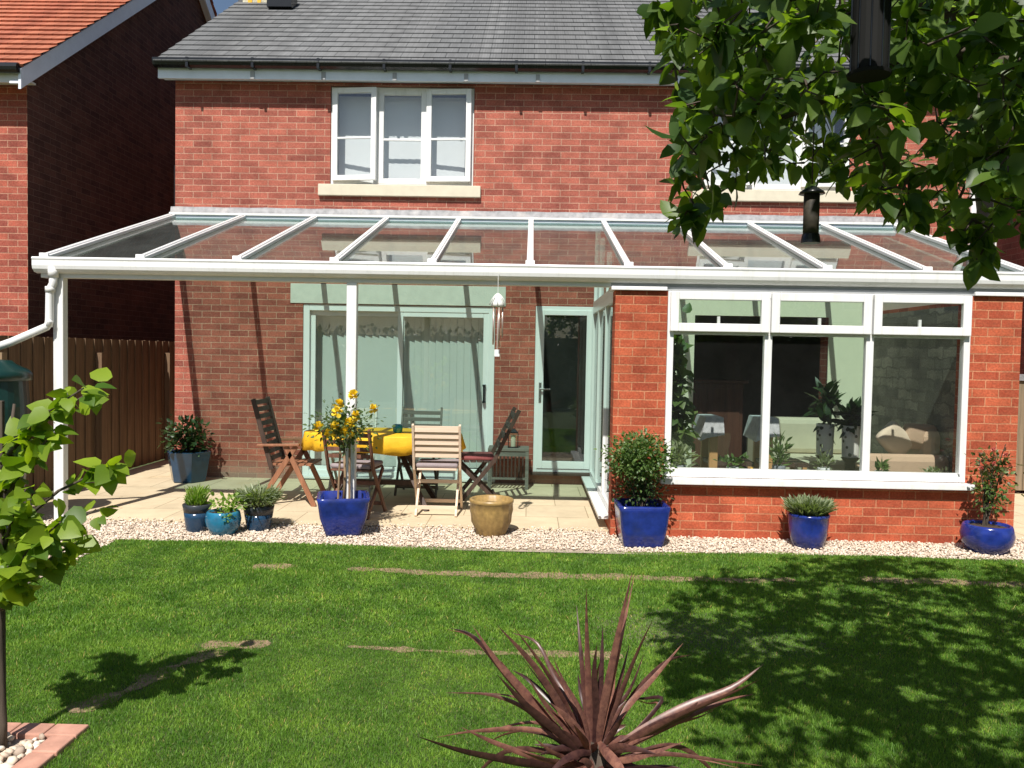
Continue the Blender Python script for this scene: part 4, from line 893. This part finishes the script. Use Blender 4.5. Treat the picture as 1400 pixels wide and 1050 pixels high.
# ------------------------------------------------------------------ tree pit and vine-like young tree
tp_=thing('brick_edging','pink block edging with pebbles round the young tree, bottom left','edging',(-2.07,2.98,0))
b=MB()
for k in range(4): b.box((-.27+k*.14,.21,-.02),(-.27+k*.14+.135,.31,.02))
for k in range(4): b.box((.185,.075-k*.14,-.02),(.285,.075-k*.14+.13,.02))
b.build('block','paver_pink',tp_,bev=.006); MB().box((-.28,-.45,-.02),(.184,.208,-.001)).build('bed','gravel_bed_mat',tp_)
n=420; P=np.stack([RS.uniform(-2.33,-1.90,n),RS.uniform(2.55,3.18,n),RS.uniform(.0,.02,n)],1)
tag(pebbles('cobbles',P,RS.uniform(.014,.026,n)),'cream cobbles filling the edged bed round the young tree','cobbles',kind='stuff')
yt=thing('young_tree','young tree with big lime heart-shaped leaves at the left edge','tree',(-2.035,3.10,0))
MB().tube([(0,0,-.02),(.012,0,.1),(-.005,.01,.4),(.0,0,.7),(.02,0,1.0),(.05,.02,1.35)],[.026,.016,.014,.013,.011,.005],10).build('trunk','bark',yt,smooth=True)
MB().box((-.022,.03,0),(-.004,.048,1.36)).build('stake','bark',yt,bev=.003)
brs=[];b=MB()
ends=[(.36,-.05,1.42),(.33,.05,1.40),(.46,.0,1.13),(.30,-.10,.92),(.25,.1,.80),(.1,-.1,.75),(.12,0,1.2),(-.2,.1,1.2),(-.25,-.1,1.0),(-.15,.0,.8),(.25,-.05,1.25),(.38,.0,.95),(.2,-.15,1.05),(-.3,0,1.3),(-.1,.2,.9)]
for e in ends:
    z0=max(.55,e[2]-.3); p0=Vector((0.01,0,z0)); e=Vector(e); m_=p0.lerp(e,.5)+Vector((0,0,.04)); b.tube([p0,m_,e],[.009,.006,.003],6); brs.append((p0,m_,e))
b.build('branch','bark',yt,smooth=True)
P=[];D=[]
for (p0,m_,e) in brs:
    for k in range(38):
        t_=RS.uniform(.12,1.06); q=p0.lerp(m_,t_*2) if t_<.5 else m_.lerp(e,t_*2-1)
        d=Vector(RS.normal(0,1,3)); d.z=d.z*.5-.25; d.normalize(); P.append(tuple(q+d*.05*RS.rand())); D.append(tuple(d))
sz=RS.uniform(.032,.088,len(P))
nr=np.tile([-.1,-.45,.8],(len(P),1))+RS.normal(0,.65,(len(P),3))
leaves('foliage',P,D,sz,'leaf_lime',yt,'heart',normals=nr,fold=.12,curl=.2)
# ------------------------------------------------------------------ cordyline
cl=thing('cordyline','spiky bronze-red cordyline in the foreground at bottom centre','plant',(.235,2.42,0))
MB().tube([(0,0,-.02),(.0,0,.2),(.0,.0,.42)],[.045,.04,.03],10).build('stem','bark',cl,smooth=True)
def strap(mb,base,az,el,length,w0,droop,twist=0):
    n=9; p=Vector(base); d=Vector((math.cos(az)*math.cos(el),math.sin(az)*math.cos(el),math.sin(el))); pts=[];st=length/n; h=Vector((math.cos(az),math.sin(az),0))
    side=Vector((-math.sin(az),math.cos(az),0))
    for i in range(n+1):
        t=i/n; ww=w0*(.6+.9*t if t<.35 else .915*(1-((t-.35)/.65)**2.0))+.0006
        upn=side.cross(d); 
        s2=side*math.cos(twist*t)+upn*math.sin(twist*t)
        pts.append((p-s2*ww/2,p+upn*(-.22*ww),p+s2*ww/2)); p=p+d*st
        d=(d+Vector((0,0,-droop*st*(1+1.5*t)))).normalized()
    b=len(mb.v)
    for tr_ in pts: mb.v+= [tuple(q) for q in tr_]
    for i in range(n):
        a=b+i*3; mb.f+=[(a,a+3,a+4,a+1),(a+1,a+4,a+5,a+2)]
random.seed(5)
def ribbon(mb,pts,w0,twist=0,tw0=0):
    P=[Vector(p) for p in pts]; P=[P[0]*2-P[1]]+P+[P[-1]*2-P[-2]]; C=[]
    m_=len(P)-3
    for i in range(m_):
        for k in range(5 if i<m_-1 else 6):
            t=k/5; a,b,c,d=P[i:i+4]; C.append(.5*((2*b)+(c-a)*t+(2*a-5*b+4*c-d)*t*t+(3*b-a-3*c+d)*t**3))
    n=len(C)-1; b0=len(mb.v)
    for i,p in enumerate(C):
        t=i/n; d=(C[min(n,i+1)]-C[max(0,i-1)]).normalized(); sd=d.cross(Vector((.12,-1,.25))).normalized(); up=sd.cross(d); an=tw0+twist*t
        sd,up=sd*math.cos(an)+up*math.sin(an),up*math.cos(an)-sd*math.sin(an)
        ww=w0*(.62+1.0*t if t<.38 else (1-((t-.38)/.62)**1.7))+.0008
        mb.v+=[tuple(p-sd*ww/2),tuple(p+up*.20*ww),tuple(p+sd*ww/2)]
    for i in range(n): a=b0+i*3; mb.f+=[(a,a+3,a+4,a+1),(a+1,a+4,a+5,a+2)]
def zc(x,y,Y): # point of the plant from its place in the picture at depth Y
    d=fw+RR*((350+x/2)-700)/FPX+UU*(525-(730+y/2))/FPX; q=Vector((0,0,H))+d*(Y/d.y); return q-Vector((.235,2.42,0))
LV=[ # (control points from base to tip, depth at the tip, width)
 ([(935,590),(945,500),(985,300),(1028,105)],2.36,.027),([(915,590),(912,480),(905,300),(903,148)],2.44,.027),([(930,590),(938,480),(945,360),(948,250)],2.50,.022),
 ([(925,590),(930,480),(925,380),(932,300)],2.36,.024),([(940,600),(985,470),(1040,330),(1088,228)],2.50,.026),([(940,600),(1010,480),(1090,390),(1168,298)],2.66,.022),
 ([(915,600),(895,500),(840,400),(805,318)],2.38,.022),([(905,610),(850,500),(760,360),(660,250)],2.32,.026),([(905,610),(860,560),(800,420),(672,262)],2.50,.020),
 ([(900,610),(840,560),(740,440),(660,350),(592,250)],2.36,.030),([(900,610),(820,550),(700,400),(600,285),(528,256)],2.48,.020),([(900,620),(830,545),(740,470),(660,385)],2.26,.030),
 ([(900,620),(820,560),(740,480),(640,440),(520,434)],2.52,.017),([(890,640),(790,632),(700,620),(560,592),(440,553)],2.14,.032),([(900,620),(800,545),(700,532),(590,540),(495,556)],2.46,.015),
 ([(900,630),(830,552),(760,535),(680,548),(612,584)],2.58,.015),([(900,640),(830,625),(780,615),(722,594)],2.18,.022),
 ([(945,610),(1050,540),(1180,470),(1300,420),(1388,356)],2.48,.032),([(945,610),(1000,580),(1150,500),(1290,440),(1378,398)],2.38,.028),([(945,620),(1060,560),(1180,500),(1290,455),(1362,438)],2.56,.020),
 ([(945,620),(1020,560),(1110,455),(1060,450),(1000,452)],2.62,.014),([(950,620),(1010,618),(1080,600),(1170,568)],2.28,.022),([(950,625),(1030,608),(1130,602),(1260,618),(1385,634)],2.40,.016),
 ([(950,640),(1060,640),(1160,655),(1260,690)],2.22,.022),([(935,570),(960,600),(1000,650),(1020,740)],2.16,.034),([(945,600),(965,560),(990,520),(1002,500)],2.34,.024),
 ([(905,600),(900,570),(885,545),(868,520)],2.3,.026),([(900,610),(860,520),(800,450),(740,395),(700,372)],2.6,.022),([(905,600),(870,480),(820,400),(770,300),(700,270)],2.62,.018),
 ([(945,600),(1000,500),(1040,430),(1120,350),(1190,330)],2.72,.022),([(900,640),(840,650),(760,690),(690,760)],2.2,.028),([(900,640),(820,600),(700,590),(620,640),(570,720)],2.5,.02),
 ([(950,640),(1040,600),(1150,580),(1240,640),(1290,730)],2.6,.02),([(920,640),(890,680),(850,760),(840,820)],2.14,.032),([(940,640),(1000,700),(1090,760),(1130,860)],2.3,.03),
 ([(925,600),(915,520),(890,440),(880,380)],2.6,.022),([(940,600),(965,500),(975,420),(985,345)],2.62,.022)]
mb=MB()
for i,(q,Yt,wd) in enumerate(LV):
    n_=len(q)-1; pts=[zc(x,y,2.42+(Yt-2.42)*(k/n_)) for k,(x,y) in enumerate(q)]
    ribbon(mb,pts,wd*.86,random.uniform(-.9,.9),random.uniform(-.35,.35))
    if i<24:
        ox,oz=random.uniform(-.05,.05),random.uniform(-.055,.03); k_=random.uniform(.72,.95); p0=pts[0]
        pts=[p0+(p-p0)*k_+Vector((ox,random.uniform(.02,.10),oz))*(j/n_) for j,p in enumerate(pts)]
        ribbon(mb,pts,wd*.62,random.uniform(-1.2,1.2),random.uniform(-.5,.5))
for i in range(40):
    az=random.uniform(0,2*PI); e=rad(random.uniform(-25,85)); l=random.uniform(.16,.30); p=zc(925,600+random.uniform(-10,60),2.42); pts=[p]
    for k in range(1,4): pts.append(p+Vector((math.cos(az)*math.cos(e),math.sin(az)*math.cos(e),math.sin(e)))*l*k/3+Vector((0,0,-.10*(k/3)**2*math.cos(e))))
    ribbon(mb,pts,.022,random.uniform(-1,1))
mb.build('foliage','leaf_cordyline',cl,smooth=True)
# ------------------------------------------------------------------ apple tree
def pxy(x,y,Y):
    d=np.array(fw)+np.array(RR)*(x-700)/FPX+np.array(UU)*(525-y)/FPX; return np.array([0,0,H])+d*(Y/d[1])
def proj(P):
    d=P-np.array([0,0,H]); z=d@np.array(fw); return 700+FPX*(d@np.array(RR))/z, 525-FPX*(d@np.array(UU))/z, z
at_=thing('apple_tree','leafy apple tree overhanging the lawn from the upper right','tree',(3.05,2.3,0))
at_off=np.array([3.05,2.3,0])
MB().tube([(0,0,-.05),(.03,.02,.4),(-.03,.03,.9),(-.1,.05,1.5),(-.12,.05,1.9)],[.15,.11,.10,.095,.08],14).build('trunk','bark',at_,smooth=True)
limbs_w=[[(2.93,2.35,1.7),(2.3,2.3,2.35),(1.7,2.35,2.55),(1.1,2.45,2.45),(.75,2.5,2.30)],[(2.93,2.35,1.8),(2.3,2.8,2.5),(1.6,3.2,2.7),(1.0,3.5,2.75)],
 [(2.93,2.35,1.9),(2.7,3.2,2.6),(2.4,3.9,2.8),(2.2,4.3,2.7)],[(2.93,2.35,1.9),(3.3,3.2,2.8),(3.6,4.0,3.0)],[(2.93,2.35,1.9),(3.1,1.6,2.7),(2.9,.9,3.0)],[(2.93,2.35,1.9),(2.2,1.8,2.9),(1.5,1.4,3.2),(1.0,1.3,3.2)],
 [(2.93,2.35,1.9),(2.8,2.5,2.8),(2.5,2.7,3.6)],[(2.93,2.35,1.9),(2.2,1.5,2.7),(1.5,1.0,2.8),(1.0,.9,2.75)],[(2.93,2.35,1.9),(2.5,1.2,2.9),(2.2,.5,3.0)],[(2.93,2.35,1.8),(3.6,2.5,2.7),(4.3,2.6,3.0)],[(1.7,2.35,2.55),(1.5,2.6,2.3),(1.35,2.75,2.05)],[(2.3,2.3,2.35),(1.75,2.6,2.15),(1.5,2.75,2.0)]]
LP=[]; mb=MB()
for l in limbs_w:
    l=[np.array(p) for p in l]; pts=[]
    for i in range(len(l)-1):
        for k in range(5): pts.append(l[i]*(1-k/5)+l[i+1]*k/5+RS.normal(0,.012,3))
    pts.append(l[-1]); n=len(pts); r0_=.05 if l[0][0]>2.9 else .018
    mb.tube([tuple(p-at_off) for p in pts],[r0_*(1-.86*i/(n-1)) for i in range(n)],7)
    LP+=pts[2:]
mb.build('limb','bark',at_,smooth=True)
LP=np.array(LP)
yl_x=[890,900,915,925,940,965,1000,1050,1100,1150,1200,1260,1300,1330,1350,1400,1500,2500]
yl_y=[ 0, 10, 90,215,300,318,262,275,262,262,292,318,330,350,352,300,420,500]
cand=RS.uniform([.1,.0,1.75],[4.6,4.5,3.9],(40000,3))
c0=np.array([2.5,2.3,2.85]); rr_=np.array([2.3,2.2,1.05])
inside=(((cand-c0)/rr_)**2).sum(1)<1
# shadow stays on the lawn to the right
gx=cand[:,0]+.143*cand[:,2]; gy=cand[:,1]+.752*cand[:,2]
inside&=(gy<6.45)&(gx>.62+.14*np.sin(gy*4))
px,py,pz=proj(cand); vis_=(py>-60)&(px<1500)
ok=inside&((px>880)|(py<-80))&((py<np.interp(px,yl_x,yl_y)-14)|(px>1560))&~((pz<1.75)&(px<1500)&(py>-100))
cc=cand[ok]
# thinner where the photo shows through, clumpy
nf=np.sin(cc[:,0]*6.1+cc[:,2]*5.0)+np.sin(cc[:,1]*5.3-cc[:,0]*3)+np.sin(cc[:,2]*7+cc[:,1]*4)
pvx,pvy,_z=proj(cc); hidden=(pvy<-70)|(pvx>1480)
cc=np.concatenate([cc[hidden&(nf+RS.normal(0,.7,len(cc))>-1.7)][:1300],cc[(~hidden)&(nf+RS.normal(0,.7,len(cc))>-.75)][:360]]); print('clusters',hidden.sum(),len(cc))
extra=[]
def pxy(x,y,Y):
    d=np.array(fw)+np.array(RR)*(x-700)/FPX+np.array(UU)*(525-y)/FPX; return np.array([0,0,H])+d*(Y/d[1])
for _ in range(350):
    x=RS.uniform(900,1440); y=RS.uniform(-20,340); Y=RS.uniform(2.0,3.3)
    if y<np.interp(x,yl_x,yl_y)-16 and (((x-1245)/45)**2+((y-212)/38)**2>1) and (((x-1000)/30)**2+((y-215)/32)**2>1) and (((x-1115)/40)**2+((y-232)/26)**2>1) and (((x-1050)/26)**2+((y-160)/22)**2>1) and (((x-975)/20)**2+((y-120)/20)**2>1) and math.sin(x*.031+1.3)+math.sin(y*.047+x*.013)>-.95: extra.append(pxy(x,y,Y)) if True else 0
for (x,y,Y) in ((912,20,2.6),(930,60,2.5),(925,110,2.5),(945,150,2.5),(938,205,2.5),(930,235,2.5),(955,190,2.5),(940,285,2.5),(925,310,2.5),(960,300,2.5),(1005,250,2.5),(1335,355,2.4),(1350,330,2.4),(1290,318,2.4),(1330,300,2.4),(1000,200,2.5),(980,120,2.5),(900,8,2.6)):
    extra.append(pxy(x,y,Y))
cc=np.concatenate([cc,np.array(extra)])
def near_feeder(c):
    x,y,z=proj(c[None]); x,y=x[0],y[0]
    return (1130<x<1238 and -60<y<128 and c[1]<2.3) or (1078<x<1140 and 235<y<350 and c[1]<2.9)
cc=np.array([c for c in cc if not near_feeder(c)])
zz=RS.uniform(2.45,3.3,900); xx=RS.uniform(.75,3.7,900)-.143*zz; yy=RS.uniform(2.9,4.9,900)-.752*zz
q=np.stack([xx,np.maximum(yy,.35),zz],1); px_,py_,_z=proj(q); q=q[(py_<-70)&(q[:,0]>.35)&(np.sin(xx*5+1)+np.sin(yy*6+xx*2)>-1.0)][:330]; cc=np.concatenate([cc,q])
tw=MB(); P=[];D=[];S=[]
order=np.argsort([((LP-c)**2).sum(1).min() for c in cc]); nodes=list(LP)
for i in order:
    c=cc[i]; NA=np.array(nodes); j=np.argmin(((NA-c)**2).sum(1)); b0=NA[j]; v=c-b0; d0=np.linalg.norm(v)
    if d0>1.0: continue
    m_=(b0+c)/2+RS.normal(0,.02,3)+np.array([0,0,.03])*min(1,d0*3); nodes.append(c); nodes.append(m_)
    if d0>.03: tw.tube([tuple(b0-at_off),tuple(m_-at_off),tuple(c-at_off)],[.0045,.003,.002],4,cap=False)
    for k in range(RS.randint(6,11)):
        u_=RS.rand()*min(.2,d0); q=c-(v/max(d0,.05))*u_; d=RS.normal(0,1,3); d[2]-=.55; d/=np.linalg.norm(d); P.append(q+d*.015-at_off); D.append(d); S.append(RS.uniform(.045,.095))
tw.build('twig','bark',at_)
P=np.array(P); D=np.array(D)
nr=np.tile([-.1,-.25,.9],(len(P),1))+RS.normal(0,.65,P.shape)
leaves('foliage',P,D,S,'leaf_apple',at_,'ovate',normals=nr,fold=.18,curl=.22)
print('apple leaves',len(P))
# bird feeders hung in the tree
def W(x,y,Y): return Vector(pxy(x,y,Y))
b0=W(1188,98,2.05); t=thing('bird_feeder','wide dark mesh bird feeder hanging high among the apple leaves','bird feeder',tuple(b0))
MB().lathe([(.041,.0),(.042,.01),(.042,.26),(.04,.27)],n=20).build('seed_tube','matt_black',t)
MB().lathe([(.050,-.012),(.052,-.004),(.04,0)],n=20).build('tray','matt_black',t); MB().lathe([(.052,.27),(.04,.30),(.01,.32)],n=20).build('lid','black_plastic',t,smooth=True)
cg=MB()
for k in range(10): a=k*PI/5; cg.tube([(.045*math.cos(a),.045*math.sin(a),0),(.045*math.cos(a),.045*math.sin(a),.27)],.002,4)
cg.build('cage','black_plastic',t); MB().tube([(0,0,.31),(0,.0,.52)],.0025,5).build('hanger','black_plastic',t)
b0=W(1108,329,2.6); t=thing('bird_feeder','narrow tube bird feeder with a black cap hanging before the canopy roof','bird feeder',tuple(b0))
MB().lathe([(.024,.0),(.024,.145)],n=18).build('seed_tube','seed',t,smooth=True); MB().lathe([(.030,-.008),(.030,.0),(.026,.02)],n=18).build('base','black_plastic',t)
MB().lathe([(.040,.145),(.036,.152),(.016,.165),(.006,.17)],n=18).build('lid','black_plastic',t,smooth=True); MB().tube([(0,0,.175),(0,0,.42)],.002,5).build('hanger','black_plastic',t)
